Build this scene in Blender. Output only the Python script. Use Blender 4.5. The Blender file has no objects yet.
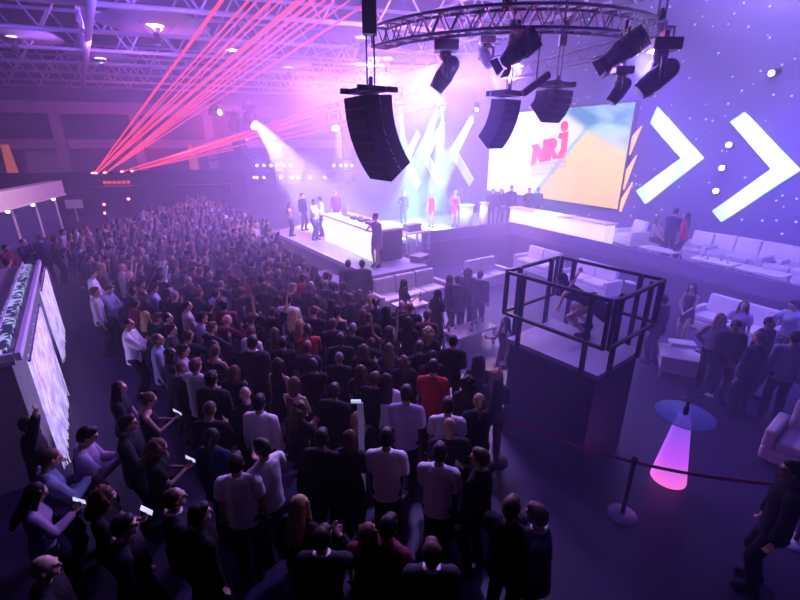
import bpy, bmesh, math, random
from mathutils import Vector, Matrix, Euler, noise
V = Vector
S = bpy.context.scene
COL = S.collection
R = math.radians

# ------------------------------------------------------------------ camera, world, exposure
CAM_H, PITCH, FPX = 4.7, R(20), 430.0
cam_data = bpy.data.cameras.new('camera'); cam = bpy.data.objects.new('camera', cam_data); COL.objects.link(cam)
cam.location = (0, 0, CAM_H); cam.rotation_euler = (math.pi/2 - PITCH, 0, 0)
cam_data.sensor_width = 36; cam_data.lens = FPX/800*36; cam_data.clip_end = 300; cam_data.clip_start = .05
S.camera = cam
S.view_settings.view_transform = 'Standard'; S.view_settings.look = 'None'
S.view_settings.exposure = 0.0; S.view_settings.gamma = 1; S.view_settings.use_curve_mapping = False
w = bpy.data.worlds.new('hall'); S.world = w; w.use_nodes = True
w.node_tree.nodes['Background'].inputs[0].default_value = (.10, .04, .30, 1)
w.node_tree.nodes['Background'].inputs[1].default_value = 0.0
S.cycles.max_bounces = 5; S.cycles.diffuse_bounces = 2; S.cycles.volume_bounces = 1
S.cycles.transparent_max_bounces = 8; S.cycles.glossy_bounces = 2
S.cycles.sample_clamp_indirect = 4; S.cycles.use_denoising = True

def at(px, py, z):                       # the point at height z seen at that spot of the photograph
    u, v = (px-400)/FPX, (py-300)/FPX
    d = V((u, math.cos(PITCH)-v*math.sin(PITCH), -math.sin(PITCH)-v*math.cos(PITCH)))
    t = (z-CAM_H)/d.z
    return V((d.x*t, d.y*t, z))
def on_plane(px, py, n, k):              # the point of the vertical plane n.p = k
    u, v = (px-400)/FPX, (py-300)/FPX
    d = V((u, math.cos(PITCH)-v*math.sin(PITCH), -math.sin(PITCH)-v*math.cos(PITCH)))
    t = k/(d.x*n.x+d.y*n.y)
    return V((d.x*t, d.y*t, CAM_H+d.z*t))
def ray(px, py, D):                      # the point seen there at ground distance D ahead
    u, v = (px-400)/FPX, (py-300)/FPX
    t = D/(math.cos(PITCH)-v*math.sin(PITCH))
    return V((u*t, D, CAM_H-t*(math.sin(PITCH)+v*math.cos(PITCH))))
def to_px(p):
    d = p-V((0, 0, CAM_H)); c, s = math.cos(PITCH), math.sin(PITCH)
    z = d.y*c-d.z*s
    return 400+FPX*d.x/z, 300-FPX*(d.y*s+d.z*c)/z

A = V((.817, .577, 0)); Bd = V((-.577, .817, 0))          # the hall's two directions
NW = V((.893, .45, 0)); WD = V((.45, -.893, 0))           # normal and run of the LED wall

# ------------------------------------------------------------------ lights
def aim(o, p, q):
    o.location = p; o.rotation_euler = (V(q)-V(p)).to_track_quat('-Z', 'Y').to_euler()
def spot(p, q, col, watts, angle, blend=.5, rad=.1, name='spot'):
    l = bpy.data.lights.new(name, 'SPOT'); l.color = col; l.energy = watts; l.spot_size = R(angle); l.spot_blend = blend; l.shadow_soft_size = rad
    o = bpy.data.objects.new(name, l); COL.objects.link(o); aim(o, p, q); return o
def area(p, q, col, watts, sx, sy, name='wash'):
    l = bpy.data.lights.new(name, 'AREA'); l.color = col; l.energy = watts; l.shape = 'RECTANGLE'; l.size = sx; l.size_y = sy
    o = bpy.data.objects.new(name, l); COL.objects.link(o); aim(o, p, q); return o
VIO = (.42, .22, 1); BLU = (.16, .14, 1); MAG = (.75, .16, .9); PNK = (1, .25, .65); WHT = (.85, .8, 1); CYA = (.25, .65, 1); RED = (1, .05, .12)
LIGHTS = [
    # wash bars over the stage, shining out over the crowd
    ('area', (1.5, 19, 7.2), (-1.0, 11.0, 0), (.36, .22, 1), 2600, 5, 1.0),
    ('area', (-2.5, 22, 7.2), (-7, 14, 0), (.5, .2, 1), 2200, 5, 1.0),
    ('area', (-14, 34, 7.2), (-13, 20, 0), (.62, .16, .9), 900, 7, 1.0),
    # blue-violet wash on the raised terrace and starry wall
    ('spot', (7.5, 7.0, 7.0), (11, 10, 1.5), (.15, .10, 1), 3600, 100),
    ('spot', (7.0, 9.5, 8.3), (11, 15, 8), (.5, .36, 1), 6500, 110),
    ('spot', (5.0, 10.5, 7.0), (9, 14, 2.0), (.22, .13, 1), 4200, 85),
    ('spot', (3.2, 14.0, 7.0), (6.5, 20, 1.5), (1, .5, .9), 8000, 55),
    # stage key
    ('spot', (-.5, 12.5, 7.0), (-2.5, 17.5, 1), (.75, .68, 1), 5200, 60),
    ('spot', (1.0, 15.5, 7.0), (.5, 22, 1), (.2, .62, 1), 11000, 75),
    # purple wash from the ring truss on the near crowd
    ('spot', (1.2, 8.4, 6.4), (-.8, 4.9, 0), (.38, .24, 1), 1050, 90),
    ('spot', (4.6, 9.3, 6.4), (4.8, 6.8, 0), (.17, .05, 1), 420, 95),
    ('spot', (-4.5, 8.5, 7.0), (-5.2, 8.0, 0), (.34, .15, 1), 380, 95),
    ('spot', (-3, .6, 5.5), (-8, 4.5, .8), (.5, .3, .9), 220, 60),  # unseen fill lamp added to lighten the kiosk's near wall
    # added red spot standing in for laser light on the trusses
    ('spot', (-19, 29.5, 3.4), (1.5, 9.5, 6.9), (1, .04, .07), 60000, 8),
    # warm pink front light on the faces
    ('spot', (1.5, 14, 6.8), (-4.5, 7.5, 1.6), (1, .38, .75), 800, 85),
    ('spot', (3.4, 15.5, 5.6), (0, 9.5, 1.2), (1, .45, .35), 900, 60),
    # ceiling uplights
    ('spot', (-8, 17, 9.45), (-12, 20, 12), (.22, .12, 1), 1700, 140),
    ('spot', (-16, 26, 9.45), (-18, 30, 12), (.3, .12, 1), 1700, 140),
    ('spot', (-19, 17, 9.45), (-20, 22, 12), (.2, .1, 1), 1300, 140),
    ('spot', (1, 20, 9.45), (0, 24, 12), (.62, .28, 1), 2600, 150),
    ('spot', (6, 14, 9.45), (8, 14, 12), (.42, .26, 1), 3000, 150),
    ('spot', (-2, 34, 9.45), (-3, 38, 12), (.6, .2, 1), 2600, 140),
    ('spot', (-22, 38, 6.5), (-26, 48, 7.5), (1, .12, .38), 1600, 110),  # this and the next: unseen haze lights aimed at the far wall
    ('spot', (-6, 42, 6.5), (-10, 55, 6.5), (.4, .15, 1), 700, 110),
]
for L in LIGHTS:
    if L[0] == 'area': area(*L[1:5], L[5], L[6])
    else: spot(L[1], L[2], L[3], L[4], L[5], .8, .25)

# ------------------------------------------------------------------ materials
def _mat(name):
    m = bpy.data.materials.new(name); m.use_nodes = True
    return m, m.node_tree.nodes, m.node_tree.links, m.node_tree.nodes['Principled BSDF']
def mat(name, col, rough=.6, metal=0., emit=0., ecol=None, nscale=6., namt=.15, bump=0., spec=.5, alpha=1.):
    m, N, L, b = _mat(name)
    tc = N.new('ShaderNodeTexCoord'); nz = N.new('ShaderNodeTexNoise'); nz.inputs['Scale'].default_value = nscale
    L.new(tc.outputs['Object'], nz.inputs['Vector'])
    mx = N.new('ShaderNodeMix'); mx.data_type = 'RGBA'
    c = col
    mx.inputs['A'].default_value = (c[0]*(1-namt), c[1]*(1-namt), c[2]*(1-namt), 1); mx.inputs['B'].default_value = (min(1, c[0]*(1+namt)), min(1, c[1]*(1+namt)), min(1, c[2]*(1+namt)), 1)
    L.new(nz.outputs['Fac'], mx.inputs['Factor']); L.new(mx.outputs['Result'], b.inputs['Base Color'])
    b.inputs['Roughness'].default_value = rough; b.inputs['Metallic'].default_value = metal; b.inputs['Specular IOR Level'].default_value = spec
    b.inputs['Alpha'].default_value = alpha
    if bump:
        bp = N.new('ShaderNodeBump'); bp.inputs['Strength'].default_value = bump; L.new(nz.outputs['Fac'], bp.inputs['Height']); L.new(bp.outputs['Normal'], b.inputs['Normal'])
    if emit:
        b.inputs['Emission Color'].default_value = (*(ecol or col), 1); b.inputs['Emission Strength'].default_value = emit
    return m
def objcol(name, rough, nscale, lo, bump=0., spec=.4):
    m, N, L, b = _mat(name)
    oi = N.new('ShaderNodeObjectInfo'); tc = N.new('ShaderNodeTexCoord'); nz = N.new('ShaderNodeTexNoise'); nz.inputs['Scale'].default_value = nscale
    L.new(tc.outputs['Object'], nz.inputs['Vector'])
    mr = N.new('ShaderNodeMapRange'); mr.inputs['To Min'].default_value = lo; mr.inputs['To Max'].default_value = 1.1
    L.new(nz.outputs['Fac'], mr.inputs['Value'])
    vm = N.new('ShaderNodeVectorMath'); vm.operation = 'SCALE'; L.new(oi.outputs['Color'], vm.inputs[0]); L.new(mr.outputs['Result'], vm.inputs['Scale'])
    L.new(vm.outputs['Vector'], b.inputs['Base Color']); b.inputs['Roughness'].default_value = rough; b.inputs['Specular IOR Level'].default_value = spec
    if bump:
        bp = N.new('ShaderNodeBump'); bp.inputs['Strength'].default_value = bump; L.new(nz.outputs['Fac'], bp.inputs['Height']); L.new(bp.outputs['Normal'], b.inputs['Normal'])
    return m
M_skin = objcol('skin', .5, 9, .9); M_cloth = objcol('cloth', .85, 7, .8, .35, .2); M_hair = objcol('hair', .6, 40, .55, .5, .3)
M_eye = mat('eye', (.05, .03, .03), .2); M_lip = mat('lip', (.45, .12, .12), .5)
M_black = mat('black_paint', (.012, .011, .016), .5); M_floor = mat('dark_floor', (.028, .016, .065), .45, nscale=.7, namt=.5)
M_steel = mat('steel', (.72, .66, .85), .5, .1); M_truss = mat('aluminium', (.32, .3, .42), .35, .8)
M_dark = mat('dark_metal', (.03, .028, .045), .4, .3); M_white = mat('white_leather', (.78, .75, .8), .55, bump=.05)
M_wtop = mat('white_laminate', (.85, .83, .86), .3); M_gray = mat('grey_panel', (.22, .19, .25), .7)
M_glass = mat('glass', (.75, .8, .95), .08, alpha=.35); M_chrome = mat('chrome', (.7, .7, .78), .15, 1)

# ------------------------------------------------------------------ object helpers
def tag(o, label=None, cat=None, group=None, kind=None):
    if label: o['label'] = label
    if cat: o['category'] = cat
    if group: o['group'] = group
    if kind: o['kind'] = kind
    return o
def empty(name, loc=(0, 0, 0), rz=0):
    o = bpy.data.objects.new(name, None); COL.objects.link(o); o.location = loc; o.rotation_euler = (0, 0, rz); o.empty_display_size = .1
    return o
class MB:
    def __init__(s): s.v = []; s.f = []
    def add(s, vs, fs):
        k = len(s.v); s.v += [V(p) for p in vs]; s.f += [tuple(i+k for i in f) for f in fs]; return s
    def box(s, c, d, rz=0, mtx=None):
        hx, hy, hz = d[0]/2, d[1]/2, d[2]/2
        vs = [V((x, y, z)) for x in (-hx, hx) for y in (-hy, hy) for z in (-hz, hz)]
        m = mtx or Matrix.Rotation(rz, 3, 'Z')
        return s.add([m@p+V(c) for p in vs], [(0, 1, 3, 2), (4, 6, 7, 5), (0, 4, 5, 1), (2, 3, 7, 6), (0, 2, 6, 4), (1, 5, 7, 3)])
    def loft(s, rings, n=12):                # rings: (centre, x axis, y axis)
        vs = []; fs = []
        for c, a, b in rings:
            for i in range(n):
                t = 2*math.pi*i/n; vs.append(V(c)+V(a)*math.cos(t)+V(b)*math.sin(t))
        for r in range(len(rings)-1):
            for i in range(n):
                j = (i+1) % n; fs.append((r*n+i, r*n+j, (r+1)*n+j, (r+1)*n+i))
        fs.append(tuple(reversed(range(n)))); fs.append(tuple(range((len(rings)-1)*n, len(rings)*n)))
        return s.add(vs, fs)
    def tube(s, p, q, r0, r1=None, n=8):
        r1 = r0 if r1 is None else r1
        p, q = V(p), V(q); d = (q-p).normalized(); a = d.orthogonal().normalized(); b = d.cross(a)
        return s.loft([(p, a*r0, b*r0), (q, a*r1, b*r1)], n)
    def cap(s, p, q, r0, r1=None, n=10, flat=1., ax=None):        # tapered capsule
        r1 = r0 if r1 is None else r1
        p, q = V(p), V(q); d = q-p
        d = d.normalized() if d.length > 1e-6 else V((0, 0, 1))
        a = (ax-d*ax.dot(d)).normalized() if ax else d.orthogonal().normalized(); b = d.cross(a)
        rg = []
        for t in (80, 50, 22): rg.append((p-d*r0*math.sin(R(t)), a*r0*math.cos(R(t)), b*r0*math.cos(R(t))*flat))
        rg += [(p, a*r0, b*r0*flat), (q, a*r1, b*r1*flat)]
        for t in (22, 50, 80): rg.append((q+d*r1*math.sin(R(t)), a*r1*math.cos(R(t)), b*r1*math.cos(R(t))*flat))
        return s.loft(rg, n)
    def ell(s, c, r, m=None, n=14):
        c = V(c); m = m or Matrix.Identity(3); rg = []
        for t in (-85, -65, -42, -20, 0, 20, 42, 65, 85):
            k = math.cos(R(t)); rg.append((c+m@V((0, 0, r[2]*math.sin(R(t)))), m@V((r[0]*k, 0, 0)), m@V((0, r[1]*k, 0))))
        return s.loft(rg, n)
    def lathe(s, prof, n=24, c=(0, 0, 0)):   # (r, z) pairs
        return s.loft([(V((0, 0, z))+V(c), V((max(r, 1e-4), 0, 0)), V((0, max(r, 1e-4), 0))) for r, z in prof], n)
    def quad(s, a, b, c, d): return s.add([a, b, c, d], [(0, 1, 2, 3)])
    def prism(s, pts, h):                     # pts counter-clockwise, h a vector
        n = len(pts); h = V(h); P = [V(p) for p in pts]
        return s.add(P+[p+h for p in P], [tuple(reversed(range(n))), tuple(range(n, 2*n))]+[(i, (i+1) % n, n+(i+1) % n, n+i) for i in range(n)])
    def mesh(s, name, m, smooth=False):
        me = bpy.data.meshes.new(name); me.from_pydata([tuple(p) for p in s.v], [], s.f)
        for x in (m if isinstance(m, (list, tuple)) else [m]): me.materials.append(x)
        bm = bmesh.new(); bm.from_mesh(me); bmesh.ops.recalc_face_normals(bm, faces=bm.faces); bm.to_mesh(me); bm.free()
        if smooth: me.polygons.foreach_set('use_smooth', [True]*len(me.polygons))
        me.update(); return me
    def build(s, name, m, parent=None, smooth=False, bevel=0.):
        o = bpy.data.objects.new(name, s.mesh(name, m, smooth)); COL.objects.link(o)
        if parent: o.parent = parent
        if bevel:
            b = o.modifiers.new('edge', 'BEVEL'); b.width = bevel; b.segments = 2; b.limit_method = 'ANGLE'
        return o
def copy_tree(o, parent=None):
    c = o.copy(); COL.objects.link(c); c.parent = parent
    for ch in o.children: copy_tree(ch, c)
    return c
def struct(o): o['kind'] = 'structure'; return o

# ------------------------------------------------------------------ haze in the hall
def haze(c, d, dens, label, col=(.80, .76, 1)):
    o = MB().box(c, d).build('haze', M_floor); m = bpy.data.materials.new('haze'); m.use_nodes = True; N = m.node_tree.nodes; N.clear()
    v_ = N.new('ShaderNodeVolumeScatter'); v_.inputs['Color'].default_value = (*col, 1); v_.inputs['Density'].default_value = dens; v_.inputs['Anisotropy'].default_value = .25
    oo = N.new('ShaderNodeOutputMaterial'); m.node_tree.links.new(v_.outputs[0], oo.inputs['Volume'])
    o.data.materials.clear(); o.data.materials.append(m); tag(o, label, None, None, 'stuff')
haze((-12, 31.6, 4.7), (80, 57, 9.2), .0072, 'thin violet haze over the far crowd and the back of the hall')
haze((4.5, 19.0, 4.6), (26, 22, 9.0), .03, 'thick stage haze around the DJ booth, terrace and video screen')
haze((8.3, 7.0, 3.1), (14.5, 9, 6.0), .042, 'blue haze drifting over the lounge behind the podium', (.5, .42, 1))

# ------------------------------------------------------------------ the hall
struct(MB().box((-10, 27, -.1), (120, 90, .2)).build('floor', M_floor))
M_ceil = mat('ceiling_sheet', (.06, .045, .11), .8, nscale=.8, namt=.4, bump=.2)
struct(MB().box((-10, 27, 12.9), (120, 90, .2)).build('ceiling', M_ceil))
A2 = V((.956, .292, 0)); B2 = V((-.292, .956, 0))
# far wall in bands
M_wall = mat('far_wall', (.12, .06, .12), .9, nscale=.6, namt=.3); M_band = mat('pale_band', (.5, .36, .48), .8); M_recess_shade = mat('recess_shade', (.05, .03, .07), .9)
FW = V((-28, 50, 0)); rzA = math.atan2(A2.y, A2.x)
def fwbox(s0, s1, z0, z1, out, d, name, m, parent=None):
    c = FW+A2*((s0+s1)/2)-B2*out; c.z = (z0+z1)/2
    return MB().box(c, (s1-s0, d, z1-z0), rzA).build(name, m, parent)
struct(fwbox(-45, 75, 0, 12.9, 0, .3, 'wall_back', M_wall))
struct(fwbox(-45, 75, 7.5, 8.6, 1.0, 1.6, 'trim_1', M_band)); struct(fwbox(-45, 75, 5.2, 7.4, .35, .4, 'trim_2', M_recess_shade)); struct(fwbox(-45, 75, 4.2, 5.1, .8, 1.3, 'trim_3', M_band))  # dark middle strip stands in for the shade of a recess
for i, s in enumerate((-14, -7, 0, 7, 14, 22, 30)):
    c = FW+A2*s-B2*1.9; c.z = 3.8
    struct(MB().box(c, (.9, .5, 7.6), rzA).build('trim_%d' % (4+i), M_band))
M_win = mat('dark_window', (.03, .02, .05), .2, emit=.15, ecol=(.3, .1, .4))
for i in range(5):
    struct(fwbox(-18+i*7, -14+i*7, 1.5, 3.8, .3, .3, 'window_%d' % (i+1), M_win))
M_lamp = mat('warm_lamp', (1, .8, .6), .4, emit=14, ecol=(1, .7, .5)); M_lampw = mat('white_lamp', (1, 1, 1), .4, emit=22, ecol=(.9, .85, 1))
M_orange = mat('orange_lit_glow', (.8, .2, .1), .5, emit=.4, ecol=(1, .22, .08))  # orange light on the columns is put in as colour and glow
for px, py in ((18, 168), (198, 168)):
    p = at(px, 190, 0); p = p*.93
    tag(MB().lathe([(.5, 0), (.45, 2), (.3, 4.6)], 12, p).build('orange_lit_column', M_orange), 'tapering column lit orange by the far wall, ' + ('beside the white booths' if px < 100 else 'behind the raised control desk'), 'column', 'orange columns by the far wall')
# rows of small lamps on the far balcony
for r_, (y, xs) in enumerate(((165.5, (257, 264, 271, 277, 284, 291, 334, 341, 346, 352)), (177.5, (254, 257, 264, 281, 292, 298, 310, 325)))):
    for i, x in enumerate(xs):
        p = on_plane(x, y, B2, FW.dot(B2)-3.2)
        tag(MB().ell(p, (.1, .1, .1), n=8).build('balcony_lamp', M_lampw), 'small round white lamp in the %s row on the far balcony, %s from the left' % (('upper', 'lower')[r_], ('first', 'second', 'third', 'fourth', 'fifth', 'sixth', 'seventh', 'eighth', 'ninth', 'tenth')[i]), 'lamp', 'lamps on the far balcony')
M_balc = mat('balcony', (.10, .07, .16), .8)
for z in (1.6, 3.0):
    c = FW+A2*14-B2*2.4; c.z = z
    tag(MB().box(c, (24, 1.2, .25), rzA).box(c+V((0, 0, .5)), (24, .08, .08), rzA).build('balcony', M_balc), '%s dark balcony deck with rail along the far wall behind the crowd' % ('lower' if z < 2 else 'upper'), 'balcony', 'far balconies')

# LED wall with stars
m, N, L, b = _mat('star_wall')
b.inputs['Base Color'].default_value = (.09, .07, .28, 1); b.inputs['Roughness'].default_value = .6
tc = N.new('ShaderNodeTexCoord'); vo = N.new('ShaderNodeTexVoronoi'); vo.inputs['Scale'].default_value = 3.2; L.new(tc.outputs['Object'], vo.inputs['Vector'])
lt = N.new('ShaderNodeMath'); lt.operation = 'LESS_THAN'; lt.inputs[1].default_value = .115; L.new(vo.outputs['Distance'], lt.inputs[0])
mu = N.new('ShaderNodeMath'); mu.operation = 'MULTIPLY_ADD'; mu.inputs[1].default_value = 2.2; mu.inputs[2].default_value = .0; L.new(lt.outputs[0], mu.inputs[0])
b.inputs['Emission Color'].default_value = (.5, .5, 1, 1); L.new(mu.outputs[0], b.inputs['Emission Strength']); M_star = m
KW = 17.0
rzW = math.atan2(WD.y, WD.x)
def wallp(px, py, off=0.): return on_plane(px, py, NW, KW-off)
w0 = NW*KW-WD*44; w1 = NW*KW+WD*16
c = (w0+w1)/2; c.z = 4.9
struct(MB().box(c+NW*.15, ((w1-w0).length, .3, 9.8), rzW).build('wall_right', M_star))
# LED screen
P_bl, P_br, P_tr = wallp(487, 190, .25), wallp(617, 209, .25), wallp(636, 102, .25)
zb = (P_bl.z+P_br.z)/2; zt = P_tr.z; s0 = P_bl.dot(WD); s1 = P_br.dot(WD)
def wp(s, z, off=.25): q = NW*(KW-off)+WD*s; q.z = z; return q
scr = empty('led_screen', wp((s0+s1)/2, zb)); scr.rotation_euler = (0, 0, rzW)
tag(scr, 'large LED video screen showing a red radio logo on white and orange ground', 'screen')
SW, SH = s1-s0, zt-zb
MB().box((0, .12, SH/2), (SW+.16, .2, SH+.16)).build('frame', M_black, scr)
m, N, L, b = _mat('screen_picture')
tc = N.new('ShaderNodeTexCoord'); sx = N.new('ShaderNodeSeparateXYZ'); L.new(tc.outputs['Generated'], sx.inputs[0])
def math_(op, a, b2=None, c2=None):
    n = N.new('ShaderNodeMath'); n.operation = op; n.use_clamp = False
    for i, x in enumerate((a, b2, c2)):
        if x is None: continue
        if isinstance(x, (int, float)): n.inputs[i].default_value = x
        else: L.new(x, n.inputs[i])
    return n.outputs[0]
def mixc(f, a, c_):
    n = N.new('ShaderNodeMix'); n.data_type = 'RGBA'; L.new(f, n.inputs['Factor'])
    for k, x in (('A', a), ('B', c_)):
        if isinstance(x, tuple): n.inputs[k].default_value = (*x, 1)
        else: L.new(x, n.inputs[k])
    return n.outputs['Result']
def ramp(v, lo, hi): 
    n = N.new('ShaderNodeMapRange'); n.inputs['From Min'].default_value = lo; n.inputs['From Max'].default_value = hi; L.new(v, n.inputs['Value']); return n.outputs['Result']
X, Z = sx.outputs['X'], sx.outputs['Z']
nz = N.new('ShaderNodeTexNoise'); nz.inputs['Scale'].default_value = 5; nz.inputs['Detail'].default_value = 6; L.new(tc.outputs['Generated'], nz.inputs['Vector'])
nf = nz.outputs['Fac']
d1 = math_('ADD', X, math_('MULTIPLY', Z, -.42))                 # diagonal
col = mixc(ramp(math_('ADD', X, math_('MULTIPLY', nf, .1)), .0, .12), (.45, .75, 1.0), (.93, .95, 1.0))
orange = mixc(ramp(math_('ADD', nf, math_('MULTIPLY', Z, .5)), .35, .9), (1.0, .52, .0), (1.0, .78, .08))
pink = mixc(ramp(nf, .25, .5), (1.0, .62, .2), orange)
col = mixc(ramp(d1, .40, .42), col, (.3, .55, .9))
col = mixc(ramp(d1, .435, .45), col, pink)
d2 = math_('ADD', math_('MULTIPLY', X, 1.1), Z)
blue = mixc(ramp(nf, .4, .6), (.03, .28, .5), (.5, .8, .9))
col = mixc(math_('MULTIPLY', ramp(d2, 1.56, 1.66), ramp(Z, .45, .75)), col, blue)
b.inputs['Base Color'].default_value = (.02, .02, .02, 1); L.new(col, b.inputs['Emission Color']); b.inputs['Emission Strength'].default_value = 1.5
MB().box((0, 0, SH/2), (SW, .04, SH)).build('display', m, scr)
# the logo: red letters and dot, each leaning and rising to the right
M_logo = mat('logo_red', (.9, .05, .06), .5, emit=.85, ecol=(1, .08, .0), namt=0)
def scr_local(px, py):
    q = wallp(px, py, .30); return V((q.dot(WD)-(s0+s1)/2, -.05, q.z-zb))
def poly(pts, name, m, parent): MB().prism([scr_local(*p) for p in pts][::-1], (0, .02, 0)).build(name, m, parent)
poly([(530, 167), (533, 149), (530.5, 145), (538, 143.5), (542, 151), (543.2, 139.5), (548, 139), (545.5, 161.5), (539.5, 162.5), (537, 157), (535.6, 164.5)], 'letter', M_logo, scr)
poly([(545.5, 161.5), (548.3, 138.5), (554, 137.5), (557.5, 140.5), (556.5, 147), (554, 150), (558.5, 157.5), (553.5, 160), (551, 155), (550.5, 161)], 'letter', M_logo, scr)
poly([(557.5, 159), (558.5, 151.5), (560.5, 150.5), (561.5, 139), (558, 138.5), (558.7, 133.5), (568.8, 131), (566.3, 152), (562.5, 158.5)], 'letter', M_logo, scr)
MB().lathe([(.24, 0), (.24, .02)], 20).build('dot', M_logo, scr)
o = bpy.data.objects[[x.name for x in scr.children if x.name.startswith('dot')][-1]]; q = scr_local(564.6, 126.4); o.location = q; o.rotation_euler = (R(90), 0, 0)
M_glet = mat('grey_letters', (.4, .4, .5), .5, emit=.55, ecol=(.55, .5, .62), namt=0)
g = MB(); rnd = random.Random(3)
for k, (y0, xa, xb) in enumerate(((165, 532, 566), (170, 531, 566), (175, 530, 555))):
    x = xa; a0 = scr_local(xa, y0); a1 = scr_local(xb, y0-(xb-xa)*.10); g = MB(); g.add([a0+V((0, .0, -.02)), a1+V((0, .0, -.02)), a1+V((0, .0, .02)), a0+V((0, .0, .02)), a0+V((0, .02, -.02)), a1+V((0, .02, -.02)), a1+V((0, .02, .02)), a0+V((0, .02, .02))], [(0, 1, 2, 3), (7, 6, 5, 4), (0, 4, 5, 1), (1, 5, 6, 2), (2, 6, 7, 3), (3, 7, 4, 0)])
    while x < xb:
        ww = rnd.uniform(1.4, 2.4); yy = y0-(x-xa)*.10
        a0 = scr_local(x, yy+1.6); a1 = scr_local(x+ww, yy-1.6)
        g.box(((a0.x+a1.x)/2, -.05, (a0.z+a1.z)/2), (abs(a1.x-a0.x)*.35, .02, abs(a1.z-a0.z))); g.box(((a0.x+a1.x)/2, -.05, max(a0.z, a1.z)), (abs(a1.x-a0.x), .02, .035))
        x += ww+.8
    g.build('lettering', M_glet, scr)
# orange flame shapes to the right of the screen and chevrons
def wall_shape(name, pts, m, label, cat, group=None, off=.2, parent=None):
    c = wallp(*pts[0], off); o = MB().prism([wallp(*p, off)-c for p in pts], NW*.08).build(name, m); o.location = c
    return tag(o, label, cat, group)
M_flame = mat('flame_panel', (.9, .5, .15), .5, emit=1.4, ecol=(1, .55, .0))
for i, pts in enumerate((((627, 142), (641, 126), (629, 155)), ((622, 176), (636, 155), (623, 190)), ((617, 205), (632, 182), (620, 212)))):
    wall_shape('flame_light', pts, M_flame, ('upper', 'middle', 'lower')[i]+' orange pointed light panel beside the video screen', 'light panel', 'orange light panels')
m, N, L, b = _mat('chevron_light')
tc = N.new('ShaderNodeTexCoord'); wv = N.new('ShaderNodeTexWave'); wv.inputs['Scale'].default_value = .55; wv.inputs['Distortion'].default_value = 3; L.new(tc.outputs['Object'], wv.inputs['Vector'])
cr = N.new('ShaderNodeValToRGB'); cr.color_ramp.elements[0].color = (.28, .78, 1, 1); cr.color_ramp.elements[1].color = (.92, .98, 1, 1); cr.color_ramp.elements[0].position = .25; cr.color_ramp.elements[1].position = .6
L.new(wv.outputs['Fac'], cr.inputs[0]); L.new(cr.outputs[0], b.inputs['Emission Color']); b.inputs['Emission Strength'].default_value = 1.5; M_chev = m; M_chev2 = m.copy(); M_chev2.name = 'chevron_light_far'; [setattr(n.inputs['Emission Strength'], 'default_value', .9) for n in M_chev2.node_tree.nodes if n.type == 'BSDF_PRINCIPLED']
wall_shape('chevron_light', ((657, 107), (703, 158), (645, 204), (636, 191), (681, 158), (650, 123)), M_chev, 'bright white chevron light pointing away from the video screen, next to it', 'light panel', 'chevrons')
wall_shape('chevron_light', ((744, 112), (800, 170), (721, 222), (712, 211), (771, 169), (730, 122)), M_chev, 'pale cyan striped chevron light on the starry wall, outer of two', 'light panel', 'chevrons')
for i, (vx, vy, dx, du, dl) in enumerate(((449, 152, 24, 36, 34), (421, 156, 22, 32, 34), (402, 158, 18, 28, 32))):
    wall_shape('chevron_light', ((vx, vy), (vx+dx-4, vy+dl), (vx+dx, vy+dl-7), (vx+8, vy), (vx+dx, vy-du+6), (vx+dx-3, vy-du)), M_chev2, ('bright', 'hazy', 'faint')[i]+' chevron light behind the stage, ' + ('nearest the video screen', 'middle of three', 'beside the hanging speakers')[i], 'light panel', 'chevrons')
# spotlights on the starry wall
M_lens = mat('lit_lens', (1, 1, 1), .2, emit=9, ecol=(.75, .8, 1))
def wall_lamp(px, py, tgt, label):
    p = wallp(px, py, .55); t = empty('wall_spotlight', p); tag(t, label, 'spotlight', 'spotlights on the starry wall')
    d = (V(tgt)-p).normalized()
    MB().tube(d*-.3, d*.02, .09, .1, 12).build('housing', M_dark, t, True); MB().tube(d*.0, d*.04, .085, n=14).build('lens', M_lens, t)
    s_ = spot(p+d*.12, tgt, (.45, .5, 1), 500, 9, .6, .05); 
wall_lamp(729, 145, wallp(690, 128, 4), 'upper of three small white spotlights between the two big chevrons')
wall_lamp(722, 168, wallp(690, 158, 4), 'middle of three small white spotlights between the two big chevrons')
wall_lamp(716, 191, wallp(692, 185, 4), 'lower of three small white spotlights between the two big chevrons')
wall_lamp(772, 73, wallp(690, 100, 4), 'single white spotlight high on the starry wall above the chevrons')

# ------------------------------------------------------------------ stage, terrace
M_stage = mat('stage_floor', (.42, .38, .5), .35, nscale=1.5); M_fascia = mat('terrace_front', (.16, .12, .24), .55, nscale=1.0)
K = V((-.83, 12.25, 0)); ZS = 1.0
st = empty('stage', K); tag(st, 'pale DJ stage platform with dark edge in front of the crowd', 'stage')
pl = [V((0, 0, 0)), A*2.1, A*2.1+Bd*3.6, A*5+Bd*3.6, A*5+Bd*10.5, Bd*8.5]
MB().prism([p+V((0, 0, .0)) for p in pl], (0, 0, ZS-.14)).build('skirt', M_black, st)
MB().prism([p+V((0, 0, ZS-.14)) for p in pl], (0, 0, .14)).build('deck', M_stage, st)
sp = K-A*.6+Bd*1.0
tag(MB().prism([K+Bd*.9-A*.02, K+Bd*2.6-A*.02, K+Bd*2.6-A*.7, K+Bd*.9-A*.7], (0, 0, .62)).build('stage_step', M_black), 'low black step block against the front of the DJ stage', 'step')
ZE = 1.5; ZP = 1.1
C0 = at(510, 222, ZE); L0 = at(423, 232, ZE); C0.z = L0.z = 0; dF = (L0-C0).normalized(); dR = V((.465, -.885, 0))
pts = [L0, C0, C0+dR*21, C0+dR*21+NW*6, L0+V((-.5, .866, 0))*4+NW*0, ]
far = NW*(KW-.2)
T1 = C0+dR*21; 
def towall(p): return p+NW*((KW-.02)-p.dot(NW))
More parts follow.
